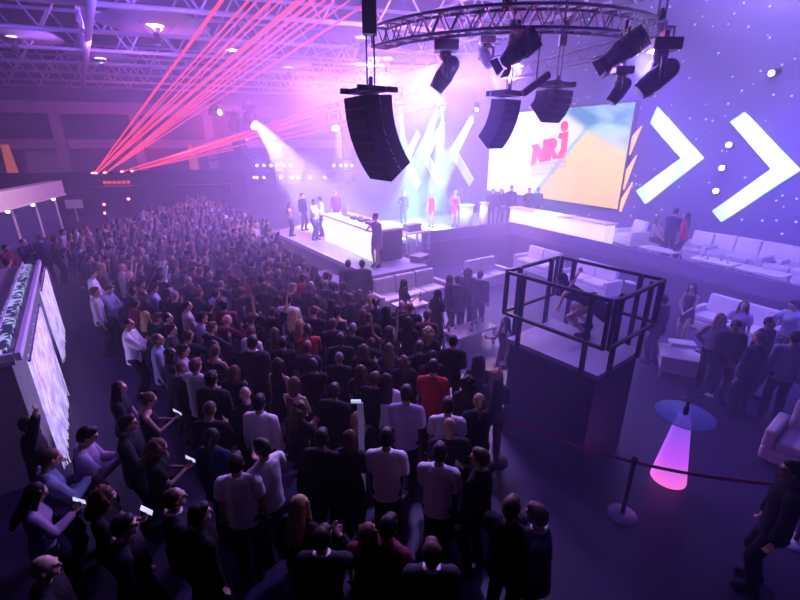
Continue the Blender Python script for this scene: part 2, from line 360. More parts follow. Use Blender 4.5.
pts = [L0, C0, T1, towall(T1), towall(C0), towall(C0)-WD*5, L0-WD*5.2]
te = empty('terrace', C0); tag(te, 'raised VIP terrace with plain dark violet front wall', 'platform')
def prism_ccw(pts, h):
    a = sum(p.x*q.y-q.x*p.y for p, q in zip(pts, pts[1:]+pts[:1]))
    return MB().prism(pts if a > 0 else pts[::-1], h)
prism_ccw([p-C0 for p in pts], (0, 0, ZP-.06)).build('riser', M_fascia, te)
prism_ccw([p-C0+V((0, 0, ZP-.06)) for p in pts], (0, 0, .06)).build('deck', mat('terrace_deck', (.3, .26, .36), .5), te)
def parapet(p, q):
    d = (q-p); nn = V((-d.y, d.x, 0)).normalized(); nn = nn if nn.dot(V((.45, .893, 0))) > 0 else -nn
    MB().prism([p-C0, q-C0, q-C0+nn*.12, p-C0+nn*.12], (0, 0, ZE)).build('parapet', M_fascia, te)
parapet(L0, C0); parapet(C0, T1)
NR = V((-dR.y, dR.x, 0)); NR = NR if NR.x > 0 else -NR            # points from the long edge to the starry wall
def ter(px, off):                      # spot on the terrace under that column of the photograph, off metres behind the long edge
    u = (px-400)/FPX; D0 = 12.
    for _ in range(3):
        fw = 1.0; x = None
        # direction of the vertical plane through that column at about the edge height
        v = -.16; d = V((u, math.cos(PITCH)-v*math.sin(PITCH), 0)); t = (C0.dot(NR)+off)/d.dot(NR); p = d*t
    return V((p.x, p.y, ZP))
# DJ booth
M_boothlit = mat('lit_booth_front', (.9, .88, .95), .4, emit=1.2, ecol=(.85, .82, 1))
bo = empty('dj_booth', at(325, 240, ZS)); tag(bo, 'long glowing white DJ booth on the stage with a pale worktop', 'booth')
b0, b1 = at(325, 240, ZS), at(373, 262, ZS); db = (b1-b0); lb = db.length; db.normalize(); nb = V((-db.y, db.x, 0)); nb = nb if nb.y > 0 else -nb
rzb = math.atan2(db.y, db.x)
c = db*lb/2+nb*.5; MB().box((c.x, c.y, .5), (lb, 1.0, 1.0), rzb).build('body', M_boothlit, bo, bevel=.02)
MB().box((c.x, c.y, 1.03), (lb+.1, 1.15, .06), rzb).build('worktop', M_wtop, bo)
bk = empty('side_cabinet', at(379, 263, ZS)); tag(bk, 'dark square cabinet at the end of the white DJ booth', 'cabinet')
c = A*.5+Bd*.5; rzA_ = math.atan2(A.y, A.x)
MB().box((c.x, c.y, .5), (1.0, .9, 1.0), rzA_).build('body', M_dark, bk, bevel=.02); MB().box((c.x, c.y, 1.02), (1.1, 1.0, .05), rzA_).build('top', M_gray, bk)
def lap(p, rz, w_=.36, h=.26, label='', mt=None, name='laptop'):
    t = empty(name, p, rz); tag(t, label, name)
    MB().box((0, 0, .01), (w_, .25, .02)).build('keyboard', M_chrome, t)
    MB().box((0, .14, h/2), (w_, .015, h)).build('lid', mt or M_wtop, t); return t
topz = ZS+1.06
def bp_(s, n_, z=topz): q = b0+db*s+nb*n_; q.z = z; return q
lap(bp_(1.0, .6), rzb+math.pi, .5, .45, 'open white laptop standing on the DJ booth')
for k, (s, lab) in enumerate(((lb*.45, 'black DJ turntable player on the booth, nearer the laptop'), (lb*.75, 'black DJ turntable player on the booth, nearer the dark cabinet'))):
    t = empty('dj_player', bp_(s, .55), rzb); tag(t, lab, 'music player', 'DJ gear on the booth')
    MB().box((0, 0, .05), (.34, .4, .1)).build('case', M_dark, t, bevel=.01); MB().lathe([(.13, .1), (.13, .12), (.12, .125)], 20).build('platter', M_chrome, t)
t = empty('dj_mixer', bp_(lb*.6, .55), rzb); tag(t, 'small black DJ mixer between the two players', 'mixer')
MB().box((0, 0, .05), (.32, .38, .1)).build('case', M_dark, t, bevel=.01)
for i in range(3):
    for j in range(4): MB().lathe([(.012, .1), (.01, .125)], 8, ((i-1)*.08, (j-1.5)*.07, 0)).build('knob', M_chrome, t)
t = empty('stage_table', at(412, 250, ZS), rzA_); tag(t, 'low pale table with cases on the stage beside the terrace wall', 'table')
MB().box((0, 0, .7), (1.1, .8, .05)).build('top', M_wtop, t)
for i in (-1, 1):
    for j in (-1, 1): MB().box((i*.5, j*.35, .34), (.05, .05, .68)).build('leg', M_steel, t)
tag(MB().box(V(at(412, 250, ZS))+V((0, 0, .85)), (.6, .4, .25), rzA_).build('equipment_case', M_gray, bevel=.02), 'grey equipment case on the low stage table', 'case')
t = empty('stage_monitor', at(420, 262, ZS)+V((0, .2, 0)), rzA_+.3); tag(t, 'small pale wedge monitor speaker on the stage by the terrace', 'speaker')
MB().prism([(-.3, -.2, 0), (.3, -.2, 0), (.3, .2, 0), (-.3, .2, 0)], (0, 0, .2)).build('cabinet', M_gray, t); MB().box((0, -.21, .1), (.5, .02, .14)).build('grille', M_black, t)

# ------------------------------------------------------------------ furniture
def sofa(p, rz, w_=1.8, label='', group='white lounge sofas', n=3, name='sofa'):
    t = empty(name, p, rz); tag(t, label, name.replace('_', ' '), group)
    MB().box((0, 0, .16), (w_, .8, .24)).build('base', M_white, t, bevel=.04)
    sw = (w_-.3)/n
    for i in range(n):
        x = -w_/2+.15+sw*(i+.5)
        MB().box((x, -.06, .36), (sw*.97, .66, .17)).build('seat_cushion', M_white, t, bevel=.05)
        MB().box((x, .3, .66), (sw*.97, .18, .5), mtx=Matrix.Rotation(R(-8), 3, 'X')).build('back_cushion', M_white, t, bevel=.05)
    for s_ in (-1, 1): MB().box((s_*(w_/2-.07), 0, .42), (.15, .8, .3)).build('armrest', M_white, t, bevel=.04)
    for i in (-1, 1):
        for j in (-1, 1): MB().tube((i*(w_/2-.1), j*.33, 0), (i*(w_/2-.1), j*.33, .05), .02).build('leg', M_chrome, t)
    return t
def arm(p, rz, label, group='white armchairs'): return sofa(p, rz, .95, label, group, 1, 'armchair')
def low_table(p, rz, label, w_=1.0, d=.6, h=.45, name='low_table'):
    t = empty(name, p, rz); tag(t, label, 'table', 'white lounge tables')
    MB().box((0, 0, h-.025), (w_, d, .05)).build('tabletop', M_wtop, t, bevel=.01)
    for i in (-1, 1):
        for j in (-1, 1): MB().box((i*(w_/2-.05), j*(d/2-.05), (h-.05)/2), (.05, .05, h-.05)).build('leg', M_wtop, t)
    return t
M_bottle = mat('bottle_glass', (.25, .2, .12), .1); M_label = mat('bottle_label', (.8, .7, .5), .6)
BOT = []
def bottle(p, label, h=.3, group='bottles on the lounge tables'):
    t = empty('bottle', p); tag(t, label, 'bottle', group)
    MB().lathe([(.035, 0), (.038, .01), (.038, h*.6), (.013, h*.75), (.013, h)], 12).build('glass_body', M_bottle, t, True)
    MB().lathe([(.0395, h*.2), (.0395, h*.5)], 12).build('paper_label', M_label, t, True); return t
def tumbler(p, label, group='glasses on the lounge tables'):
    t = MB().lathe([(.028, 0), (.033, .005), (.038, .13), (.034, .13), (.03, .01)], 12).build('drinking_glass', M_glass, None, True); t.location = p; tag(t, label, 'glass', group); return t
rA = math.atan2(A.y, A.x)
sofa((at(373, 282, .85)+at(443, 269, .85))/2*1+V((0, -.25, -.85)), rA, 2.6, 'long white sofa backing onto the stage edge, below the dark cabinet')
sofa((at(464, 264, .85)+at(496, 258, .85))/2+V((.2, -.1, -.85)), rA, 1.7, 'white sofa under the terrace wall, behind three dark-clad guests', n=2)
rD = math.atan2(dR.y, dR.x)+math.pi
for i, (k, lab) in enumerate(((2.6, 'white sofa against the terrace wall, seen through the podium cage, farthest along'), (5.0, 'white sofa against the terrace wall behind the podium cage, middle one'))):
    q = C0+dR*k-NW*.75; sofa(q, rD+math.pi, 1.9, lab, n=2)
def floor_table(px, py, rz, lab, nb_, w_=1.0, h=.45, z=0, seed=1):
    p = at(px, py, z+h); p.z = z; low_table(p, rz, lab, w_, .6, h); rn = random.Random(seed)
    sets = []
    for i in range(nb_):
        q = p+Matrix.Rotation(rz, 3, 'Z')@V((-w_/2+.12+(w_-.24)*i/max(1, nb_-1), rn.uniform(-.18, .18), h))
        sets.append(q)
    return sets
names = ('first', 'second', 'third', 'fourth', 'fifth', 'sixth', 'seventh', 'eighth')
for ti, (px, py, lab, n_, w_, where) in enumerate(((470, 328, 'white lounge table crowded with bottles and glasses beside the podium', 6, 1.3, 'the table beside the podium'),
                                 (410, 303, 'white table with drinks in front of the long sofa', 3, .9, 'the table before the long sofa'),
                                 )):
    for i, q in enumerate(floor_table(px, py, rA, lab, n_, w_, .5, seed=ti+2)):
        if i % 2 == 0: bottle(q, 'brown bottle on %s, %s from its stage-side end' % (where, names[i]))
        else: tumbler(q, 'clear glass on %s, %s from its stage-side end' % (where, names[i]))
# terrace furniture
def onter(px, py, h=0): p = at(px, py, ZP+h); p.z = ZP; return p
rW = math.atan2(-NW.x, NW.y)
sofa(ter(748, 2.1), rD+math.pi, 2.3, 'three-seat white sofa on the terrace under the outer chevron')
arm(ter(700, 2.0), rD+math.pi, 'white armchair on the terrace beside the couple in red and dark')
arm(ter(632, 2.2), rD+math.pi-.3, 'white armchair on the terrace just past the glowing bar')
sofa(ter(808, 2.0), rD+math.pi, 1.6, 'white sofa on the terrace cut by the picture edge', n=2)
for px, py, lab, s_ in ((722, 272, 'white low table with glasses on the terrace before the three-seat sofa', 3), (664, 250, 'white low table on the terrace before the couple', 4), (775, 283, 'white low table on the terrace edge beyond the three-seat sofa', 5)):
    tp = ter(px, .8); low_table(tp, rD, lab, 1.1, .6, .42)
    for i, q in enumerate([tp+Matrix.Rotation(rD, 3, 'Z')@V((-.4+.27*j, .1*(-1)**j, .42)) for j in range(4)]):
        if s_ == 3: tumbler(q, 'clear glass on the terrace table under the outer chevron, %s along' % names[i], 'glasses on the terrace')
# bar counters on the terrace, their glow put in as white-pink glare
M_bar_glare = mat('bar_glare', (.9, .82, .9), .4, emit=1.0, ecol=(1, .78, .95))
for i, (px, py, k, lab) in enumerate(((524, 229, 1.5, 'short glowing white bar counter at the terrace corner'), (556, 236, 1.7, 'glowing white bar counter below the video screen, middle one'), (590, 242, 1.7, 'glowing white bar counter below the orange end of the screen'))):
    t = empty('bar_counter', ter(px, 1.0), rD); tag(t, lab, 'bar counter', 'bar counters glowing for glare')
    MB().box((0, 0, .42), (k, .5, .84)).build('front', M_bar_glare, t, bevel=.03); MB().box((0, 0, .87), (k+.1, .6, .05)).build('counter_top', M_wtop, t)
for i, (px, py) in enumerate(((467, 227), (484, 222))):
    q = ray(px, 205, 19.0+i*.8); q.z = ZP; t = empty('plinth', q); tag(t, ('round', 'slim')[i]+' pale plinth at the terrace edge beside the woman in red', 'plinth')
    MB().lathe([(.28-.1*i, 0), (.28-.1*i, 1.05)], 18).build('column', M_white, t, True); MB().lathe([(.34-.1*i, 1.05), (.34-.1*i, 1.1)], 18).build('cap', M_wtop, t)
# near-right furniture
def booth_sofa(p, rz, w_, lab): return sofa(p, rz, w_, lab, 'near white sofas', 2)
sofa(at(822, 452, .5)+V((.45, -.1, -.5)), R(-52), 2.0, 'white sofa at the picture edge behind the person in a dark coat', 'near white sofas', 2)
t = low_table(at(692, 354, .5)+V((0, 0, -.5)), R(-25), 'long white table by the podium with a tray and a dark folder', 1.2, .75, .5)
MB().box((0, 0, .3), (1.1, .65, .36)).build('apron', M_wtop, t)
tag(MB().box(at(682, 345, .5)+V((0, 0, .04)), (.5, .3, .08), R(-18)).build('serving_tray', M_white, bevel=.02), 'white serving tray on the table by the podium', 'tray')
tag(MB().box(at(705, 352, .5)+V((0, 0, .01)), (.34, .22, .02), R(20)).build('menu_folder', M_dark), 'dark folder lying on the long white table by the podium', 'folder')
sofa(at(735, 315, .6)+V((0, 0, -.6)), rD+math.pi, 1.9, 'white sofa behind the guests near the terrace front', 'near white sofas', 2)
for i, (px, py, lab) in enumerate(((636, 268, 'rim-lit rounded chair below the terrace wall, nearer the cage'), (676, 274, 'rim-lit rounded chair below the terrace wall, second past the cage'), (735, 283, 'small chair deep in blue haze below the terrace wall'))):
    t = empty('lounge_chair', at(px, py, .9)+V((0, 0, -.9)), rD+math.pi+.4); tag(t, lab, 'chair', 'rounded chairs')
    MB().lathe([(.2, 0), (.05, .05), (.05, .38)], 14).build('pedestal', M_chrome, t, True)
    MB().ell((0, 0, .42), (.26, .26, .08)).build('seat', M_white, t, True)
    a = MB()
    for k in range(9):
        an = R(20+140*k/8); nx = V((math.cos(an)*.27, math.sin(an)*.27, .5)); a.cap(nx, nx+V((0, 0, .36)), .035, .03, 8)
    a.build('backrest', M_white, t, True)

# ------------------------------------------------------------------ podium with cage
ZD = 1.8
dl, df, dr = at(508.7, 338, ZD), at(597.5, 375, ZD), at(645, 351, ZD)
e1 = (df-dl); n1 = e1.length; e1.normalize(); e2 = V((-e1.y, e1.x, 0)); n2 = (dr-df).dot(e2)
pd = empty('podium', V((df.x, df.y, 0))); pd.rotation_euler = (0, 0, math.atan2(-e1.y, -e1.x)); 
# local x runs from the near corner towards the far-left one, local y is then -e2
tag(pd, 'tall black dance podium with an open square railing cage on top', 'podium')
MB().box((n1/2, -n2/2, (ZD-.08)/2), (n1-.04, n2-.04, ZD-.08)).build('body', M_black, pd)
MB().box((n1/2, -n2/2, ZD-.04), (n1+.04, n2+.04, .08)).build('deck', mat('podium_deck', (.38, .33, .5), .4, nscale=3), pd, bevel=.01)
cg = MB().box((0, 0, 0), (.001, .001, .001))
M_cage = M_dark
ov = .1; h0, h1 = ZD+.44, ZD+1.09
def bar(p, q, r, parent, name='rail'):
    p, q = V(p), V(q); d = q-p; rot = d.to_track_quat('X', 'Z').to_matrix()
    MB().box((p+q)/2, (d.length+r, r, r), mtx=rot).build(name, M_cage, parent)
X0, X1, Y0, Y1 = -ov, n1+ov, ov, -n2-ov
g_ = .05
for k, (a0, a1, fx) in enumerate(((X0+g_, X1-g_, Y0), (X0+g_, X1-g_, Y1))):
    pn = empty('railing', (0, 0, 0)); pn.parent = pd
    for z in (h0, h1): bar((a0, fx, z), (a1, fx, z), .045, pn)
    for x in (a0, a1): bar((x, fx, h0), (x, fx, h1), .045, pn, 'stile')
for k, (a0, a1, fx) in enumerate(((Y0-g_, Y1+g_, X0), (Y0-g_, Y1+g_, X1))):
    pn = empty('railing', (0, 0, 0)); pn.parent = pd
    for z in (h0, h1): bar((fx, a0, z), (fx, a1, z), .045, pn)
    for y in (a0, a1): bar((fx, y, h0), (fx, y, h1), .045, pn, 'stile')
for fx in (Y0-.05, Y1+.05):
    for x in (n1*.14, n1*.86): bar((x, fx, ZD-.02), (x, fx, h1), .055, pd, 'post')
for fx in (X0+.05, X1-.05):
    for y in (-n2*.16, -n2*.84): bar((fx, y, ZD-.02), (fx, y, h1), .055, pd, 'post')

# cocktail table: glowing cone with glass top and flower
M_cone = mat('glowing_cone', (.8, .3, .9), .4)
m, N, L, b = _mat('glowing_cone_shell'); tc = N.new('ShaderNodeTexCoord'); sx2 = N.new('ShaderNodeSeparateXYZ'); L.new(tc.outputs['Object'], sx2.inputs[0])
cr = N.new('ShaderNodeValToRGB'); cr.color_ramp.elements[0].color = (.95, .16, .75, 1); cr.color_ramp.elements[1].color = (.22, .08, .8, 1); cr.color_ramp.elements[1].position = 1.0
e_ = cr.color_ramp.elements.new(.45); e_.color = (.5, .08, .95, 1)
L.new(sx2.outputs['Z'], cr.inputs[0]); L.new(cr.outputs[0], b.inputs['Emission Color']); b.inputs['Emission Strength'].default_value = 1.15; b.inputs['Base Color'].default_value = (.5, .3, .6, 1); M_cone = m
ct = empty('cocktail_table', at(668, 478, 0)); tag(ct, 'glowing pink and violet cone table with a round clear top', 'table')
MB().lathe([(.235, 0), (.235, .02), (.09, 1.07), (.085, 1.09)], 32).build('cone', M_cone, ct, True)
MB().lathe([(.36, 1.10), (.37, 1.105), (.37, 1.12), (.36, 1.125)], 48).build('glass_top', mat('blue_glass', (.2, .28, .8), .3, alpha=.55), ct, True)
fl = empty('flower_vase', ct.location+V((0, 0, 1.125))); fl.scale = (1.45, 1.45, 1.45); tag(fl, 'small dark vase with a curling white flower on the glowing cone table', 'vase')
MB().lathe([(.02, 0), (.026, .04), (.013, .12), (.018, .14)], 14).build('vase', M_dark, fl, True)
s_ = MB(); s_.cap((0, 0, .12), (.1, 0, .2), .009, .008, 6).cap((.1, 0, .2), (.17, .0, .2), .005, .005, 6); s_.build('stem', mat('stem', (.08, .12, .06), .6), fl, True)
f_ = MB(); 
for k in range(5):
    an = k*1.256; f_.ell((.18+.02*math.cos(an), .02*math.sin(an), .2+.012), (.02, .012, .01), Matrix.Rotation(an, 3, 'Z'), 8)
f_.build('flower', M_white, fl, True)
s_ = MB(); prev = None
for k in range(16):
    an = k*.5; q = V((-.07+.035*math.cos(an), .0+.01*k/16, .2+.05*math.sin(an*.5)))
    if prev: s_.cap(prev, q, .008, .008, 6)
    prev = q
s_.build('curl', M_white, fl, True)
# belt barrier
def stanchion(p, label, h=.95, base=None):
    t = empty('stanchion', p); tag(t, label, 'stanchion', 'belt barrier posts')
    MB().lathe([(.185, 0), (.185, .015), (.06, .03), (.03, .04)], 28).build('base', base or M_steel, t, True); MB().tube((0, 0, .03), (0, 0, h), .027, n=14).build('post', M_black, t, True)
    MB().lathe([(.035, h-.1), (.035, h)], 14).build('head', M_black, t, True); return t
M_belt = mat('red_belt', (.6, .015, .05), .6)
sA = at(622, 515, 0); sB = at(795, 542, 0); sC = at(496, 462, 0)
stanchion(sA, 'belt barrier post with round steel base beside the podium'); stanchion(sB, 'belt barrier post by the person in a dark coat'); stanchion(sC, 'belt barrier post lost in the dark by the crowd', base=M_black)
for p, q, lab in ((sC, sA, 'red barrier belt crossing in front of the black podium'), (sA, sB, 'red barrier belt crossing in front of the glowing cone')):
    d = (q-p); nx = V((-d.y, d.x, 0)).normalized()*.003; k = []
    for i in range(13):
        u = i/12; c = p+d*u; sag = .07*4*u*(1-u); k.append((c+nx+V((0, 0, .90-sag)), c-nx+V((0, 0, .90-sag)), c-nx+V((0, 0, .855-sag)), c+nx+V((0, 0, .855-sag))))
    mb = MB(); mb.add([x for r_ in k for x in r_], [(4*i+j, 4*i+(j+1) % 4, 4*i+4+(j+1) % 4, 4*i+4+j) for i in range(12) for j in range(4)]+[(0, 1, 2, 3), (48, 51, 50, 49)])
    tag(mb.build('barrier_belt', M_belt), lab, 'barrier belt')
g = MB(); cp = [at(*p) for p in ((755, 523, .9), (757, 540, .5), (756, 562, .2), (760, 582, .01), (775, 596, .01))]
for p, q in zip(cp, cp[1:]): g.cap(p, q, .006, .006, 6)
tag(g.build('hanging_cord', M_belt, None, True), 'thin dull red cord hanging to the floor near the dark coat', 'cord')

# ------------------------------------------------------------------ kiosk with light curtains at the left
Nk = V((-5.14, 5.19, 0)); Fk = V((-8.65, 10.0, 0)); dk = (Fk-Nk); lk = dk.length; dk.normalize(); sk = V((-dk.y, dk.x, 0))   # sk points to the left, away
HK = 2.02
kio = empty('kiosk', Nk); kio.rotation_euler = (0, 0, math.atan2(dk.y, dk.x)); tag(kio, 'grey flat-roofed bar kiosk hung with glowing curtains', 'kiosk')
MB().box((lk/2, 2.2, (HK-.1)/2), (lk, 4.2, HK-.1)).build('walls', M_gray, kio)
MB().box((lk/2, 2.2, HK-.08), (lk+.1, 4.3, .06)).build('roof', mat('kiosk_roof', (.34, .28, .36), .7), kio)
MB().box((lk/2, .0, HK), (lk+.1, .06, .11)).box((-.02, 2.2, HK), (.06, 4.3, .11)).box((lk/2, .30, HK), (lk+.1, .03, .11)).build('roof_rim', M_steel, kio)
m, N, L, b = _mat('mirror_mosaic_glow'); tc = N.new('ShaderNodeTexCoord'); vo = N.new('ShaderNodeTexVoronoi'); vo.inputs['Scale'].default_value = 14; L.new(tc.outputs['Object'], vo.inputs['Vector'])
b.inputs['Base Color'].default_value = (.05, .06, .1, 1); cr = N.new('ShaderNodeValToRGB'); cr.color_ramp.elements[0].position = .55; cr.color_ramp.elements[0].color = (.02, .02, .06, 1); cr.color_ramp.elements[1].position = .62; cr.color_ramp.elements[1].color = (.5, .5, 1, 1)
sp_ = N.new('ShaderNodeSeparateColor'); L.new(vo.outputs['Color'], sp_.inputs[0]); L.new(sp_.outputs[0], cr.inputs[0]); L.new(cr.outputs[0], b.inputs['Emission Color']); b.inputs['Emission Strength'].default_value = .8  # brightness of the mirror tiles is put in as glow on random cells
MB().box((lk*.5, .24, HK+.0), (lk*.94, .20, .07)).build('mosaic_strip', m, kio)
MB().box((lk*.55, 1.4, HK+.03), (lk*.5, .5, .08)).build('roof_duct', mat('pale_duct', (.6, .5, .55), .7), kio)
# curtains
m, N, L, b = _mat('lit_curtain'); tc = N.new('ShaderNodeTexCoord'); nz = N.new('ShaderNodeTexNoise'); nz.inputs['Scale'].default_value = 5; nz.inputs['Detail'].default_value = 5
mp = N.new('ShaderNodeMapping'); mp.inputs['Scale'].default_value = (3, 3, 1.0); L.new(tc.outputs['Object'], mp.inputs[0]); L.new(mp.outputs[0], nz.inputs['Vector'])
cr = N.new('ShaderNodeValToRGB'); cr.color_ramp.elements[0].position = .35; cr.color_ramp.elements[0].color = (.32, .2, .75, 1); cr.color_ramp.elements[1].position = .68; cr.color_ramp.elements[1].color = (.8, .72, 1, 1)
L.new(nz.outputs['Fac'], cr.inputs[0]); L.new(cr.outputs[0], b.inputs['Emission Color']); b.inputs['Emission Strength'].default_value = .8; b.inputs['Base Color'].default_value = (.6, .5, .8, 1); M_curt = m
def curtain(s0_, s1_, z0, lab):
    t = empty('light_curtain', Nk+dk*s0_-sk*.09+V((0, 0, 0)), math.atan2(dk.y, dk.x)); tag(t, lab, 'curtain', 'glowing curtains on the kiosk')
    W = s1_-s0_; n = int(W/.028); rn = random.Random(int(s0_*10)); mb = MB()
    for i in range(n+1):
        x = W*i/n; y = .022*math.sin(i*.9)+.01*math.sin(i*2.3); zz = z0+rn.uniform(0, .1)
        mb.loft([(V((x, y, HK-.12)), V((.017, 0, 0)), V((0, .008, 0))), (V((x, y, 1.0)), V((.019, 0, 0)), V((0, .01, 0))), (V((x+rn.uniform(-.01, .01), y-rn.uniform(0, .03), zz)), V((.012, 0, 0)), V((0, .008, 0)))], 6)
    mb.build('strands', M_curt, t, True); MB().tube((-.05, 0, HK-.1), (W+.05, 0, HK-.1), .018).build('rail', M_chrome, t)
curtain(.02, lk*.44, .02, 'glowing white strand curtain on the kiosk, nearer the picture edge and camera')
curtain(lk*.62, lk*.97, .25, 'narrower glowing blue-white strand curtain at the far end of the kiosk')

# ------------------------------------------------------------------ left booths and control desk
M_canv = mat('cream_canopy', (.72, .62, .6), .7); M_navy = mat('navy_panel', (.05, .05, .16), .7)
bt0 = at(-30, 300, 0); 
f0 = V((-17.3, 18.2, 0)); fd = V((-.30, .954, 0)); rzf = math.atan2(fd.y, fd.x)
exb = empty('exhibition_booth', f0); exb.rotation_euler = (0, 0, rzf); tag(exb, 'white exhibition booth with navy wall panels and lamps on its fascia', 'booth')
for i in range(4): MB().box((-1.2+i*2.4, .3, .98), (2.3, .08, 1.96)).build('wall_panel', M_navy, exb)
for i in range(5): MB().box((-2.4+i*2.4, .24, .98), (.09, .09, 1.96)).build('post', M_wtop, exb)
MB().box((2.4, 0, 2.36), (9.8, .6, .75)).build('fascia', M_canv, exb); MB().box((2.4, -.1, 1.96), (9.9, .5, .07)).build('edge_beam', M_wtop, exb)
for i in range(4): MB().ell((-1.2+i*2.4, -.15, 1.86), (.09, .09, .09), n=8).build('lamp', M_lamp, exb)
area(f0+V((3.5, 1.0, 4.6)), f0+V((.5, 2.5, 2.6)), (1, .72, .75), 110, 2, 2)
# control tower (black) with red displays, laser projectors on top
fo = at(70, 222, 0); fe = at(205, 205, 0)
cd = V((-20.5, 33, 0)); ctl = empty('control_tower', cd, rzA); tag(ctl, 'long black control desk platform at the back with red display panel', 'control desk')
MB().box((0, 0, .5), (17, 3.5, 1.0)).build('platform', M_black, ctl); MB().box((0, 1.6, 1.85), (17, .15, 1.7)).build('back_screen', M_black, ctl)
MB().box((0, -1.2, 1.4), (15, .8, .8)).build('desk', M_dark, ctl)
M_rled = mat('red_display', (.3, .03, .02), .4, emit=.9, ecol=(1, .12, .06))
dps = [MB(), MB()]; q = on_plane(118, 189, B2, cd.dot(B2)+1.45)-cd
ql = V((q.dot(A2), 1.48, q.z+.28)); MB().box(ql+V((0, .05, .05)), (2.0, .03, .7)).build('display_frame', M_black, ctl)
for i in range(6):
    for j in range(2): dps[j].box(ql+V((-.8+i*.32, 0, -.1+j*.32)), (.22, .05, .22 if j else .14))
for j, d_ in enumerate(dps):
    d_.box(ql+V((0, .02, -.1+j*.32)), (1.7, .03, .05)); d_.build('red_display_row', M_rled, ctl)
qb = ray(74, 204, 28)
tag(MB().box(qb, (.95, .06, .55), rzA).box(V((qb.x, qb.y, (qb.z-.27)/2)), (.06, .05, qb.z-.27), rzA).build('white_board', M_wtop), 'small white blank board at the end of the black control desk', 'board')
M_rlamp = mat('red_lamp', (1, .1, .1), .4, emit=12, ecol=(1, .12, .15))
for i, (px, py) in enumerate(((104, 204.5), (105, 213), (128.5, 199))):
    q = ray(px, py, 27.5)
    t = empty('red_lamp', V((q.x, q.y, 0))); MB().ell((0, 0, q.z), (.08, .08, .08), n=8).build('bulb', M_rlamp, t); MB().tube((0, 0, 0), (0, 0, q.z-.05), .03).build('pole', M_black, t)
    tag(t, ('upper', 'lower', 'single')[i]+' small red lamp '+('of the pair under the red display', 'of the pair under the red display', 'to the side of the red display')[i], 'lamp', 'red lamps at the control desk')

# lasers
M_las = mat('laser_light', (.6, .02, .03), .5, emit=1.5, ecol=(1, .05, .09), namt=0); M_las2 = mat('laser_light_soft', (1, .1, .15), .5, emit=.75, ecol=(1, .09, .16), namt=0)
def laser(px, py, ends, lab):
    p = ray(px, py, 33.2); t = empty('laser_projector', p); tag(t, lab, 'laser projector', 'laser projectors')
    MB().box((0, 0, -.12), (.5, .5, .22), rzA).build('housing', M_black, t); MB().ell((0, -.26, -.02), (.13, .1, .07), n=10).build('aperture', M_rlamp, t)
    for (ex, ey, ez, r_, mm) in ends:
        q = at(ex, ey, ez)-p; st_ = MB().tube((0, 0, 0), q, .03, r_*.85, 6).build('beam', mm, t); 
laser(95, 172.5, [(222, 0, 9.9, .09, M_las), (249, 0, 9.9, .05, M_las), (258, 0, 9.9, .04, M_las2)], 'red laser projector at the near end of the control desk, fanning to the roof')
laser(98, 172.5, [(272, 0, 9.9, .06, M_las), (282, 0, 9.9, .03, M_las), (299, 0, 9.9, .08, M_las), (304, 0, 9.9, .04, M_las)], 'red laser projector second along the control desk, steep thick beams')
laser(107, 172, [(314, 0, 9.9, .08, M_las), (325, 0, 9.9, .04, M_las), (334, 2, 9.9, .06, M_las2), (350, 0, 9.9, .04, M_las2), (372, 0, 9.9, .05, M_las2)], 'red laser projector third along the control desk, widest fan')
laser(124, 171, [(400, 82, 7.6, .05, M_las2), (400, 88, 7.4, .05, M_las2), (246, 134, 5.0, .05, M_las)], 'red laser projector fourth along the control desk, low beams to the speakers')
laser(134, 170.5, [(400, 95, 7.2, .06, M_las2), (246, 137, 4.95, .05, M_las), (344, 106, 6.6, .06, M_las2), (470, 78, 8.2, .06, M_las2), (430, 100, 6.9, .07, M_las2), (450, 104, 6.6, .06, M_las2), (380, 112, 6.2, .05, M_las2)], 'red laser projector last along the control desk, low wide beams')

# ------------------------------------------------------------------ roof trusses
def lattice(p, q, hgt, r, mb, n, up=V((0, 0, 1))):
    for i in range(n):
        a = p.lerp(q, i/n); b_ = p.lerp(q, (i+.5)/n); c_ = p.lerp(q, (i+1)/n)
        mb.tube(a, b_+up*hgt, r, n=5); mb.tube(b_+up*hgt, c_, r, n=5)
ordn = ('first', 'second', 'third', 'fourth', 'fifth', 'sixth', 'seventh', 'eighth')
base = at(200, 12, 10)
for i in range(8):
    c = base+B2*(5.3*(i-1)); p, q = c-A2*26, c+A2*26
    t = empty('roof_truss', c); tag(t, 'pale steel roof truss spanning the hall, %s from the camera' % ordn[i], 'roof truss', 'roof trusses')
    MB().tube(p-c, q-c, .11, n=8).build('bottom_chord', M_steel, t, True); MB().tube(p-c+V((0, 0, 2)), q-c+V((0, 0, 2)), .1, n=8).build('top_chord', M_steel, t, True)
    mb = MB(); lattice(p-c, q-c, 2, .055, mb, 20); mb.build('web', M_steel, t)
p, q = at(90, 0, 10)-Bd*6, at(82, 95, 10)
t = empty('roof_girder', p); tag(t, 'heavy roof girder crossing under the trusses toward the far wall', 'roof girder')
MB().tube((0, 0, -.15), q-p+V((0, 0, -.15)), .16, n=10).build('bottom_chord', M_steel, t, True); MB().tube((0, 0, 2), q-p+V((0, 0, 2)), .14, n=8).build('top_chord', M_steel, t, True)
mb = MB(); lattice(V((0, 0, -.15)), q-p+V((0, 0, -.15)), 2.1, .06, mb, 16); mb.build('web', M_steel, t)
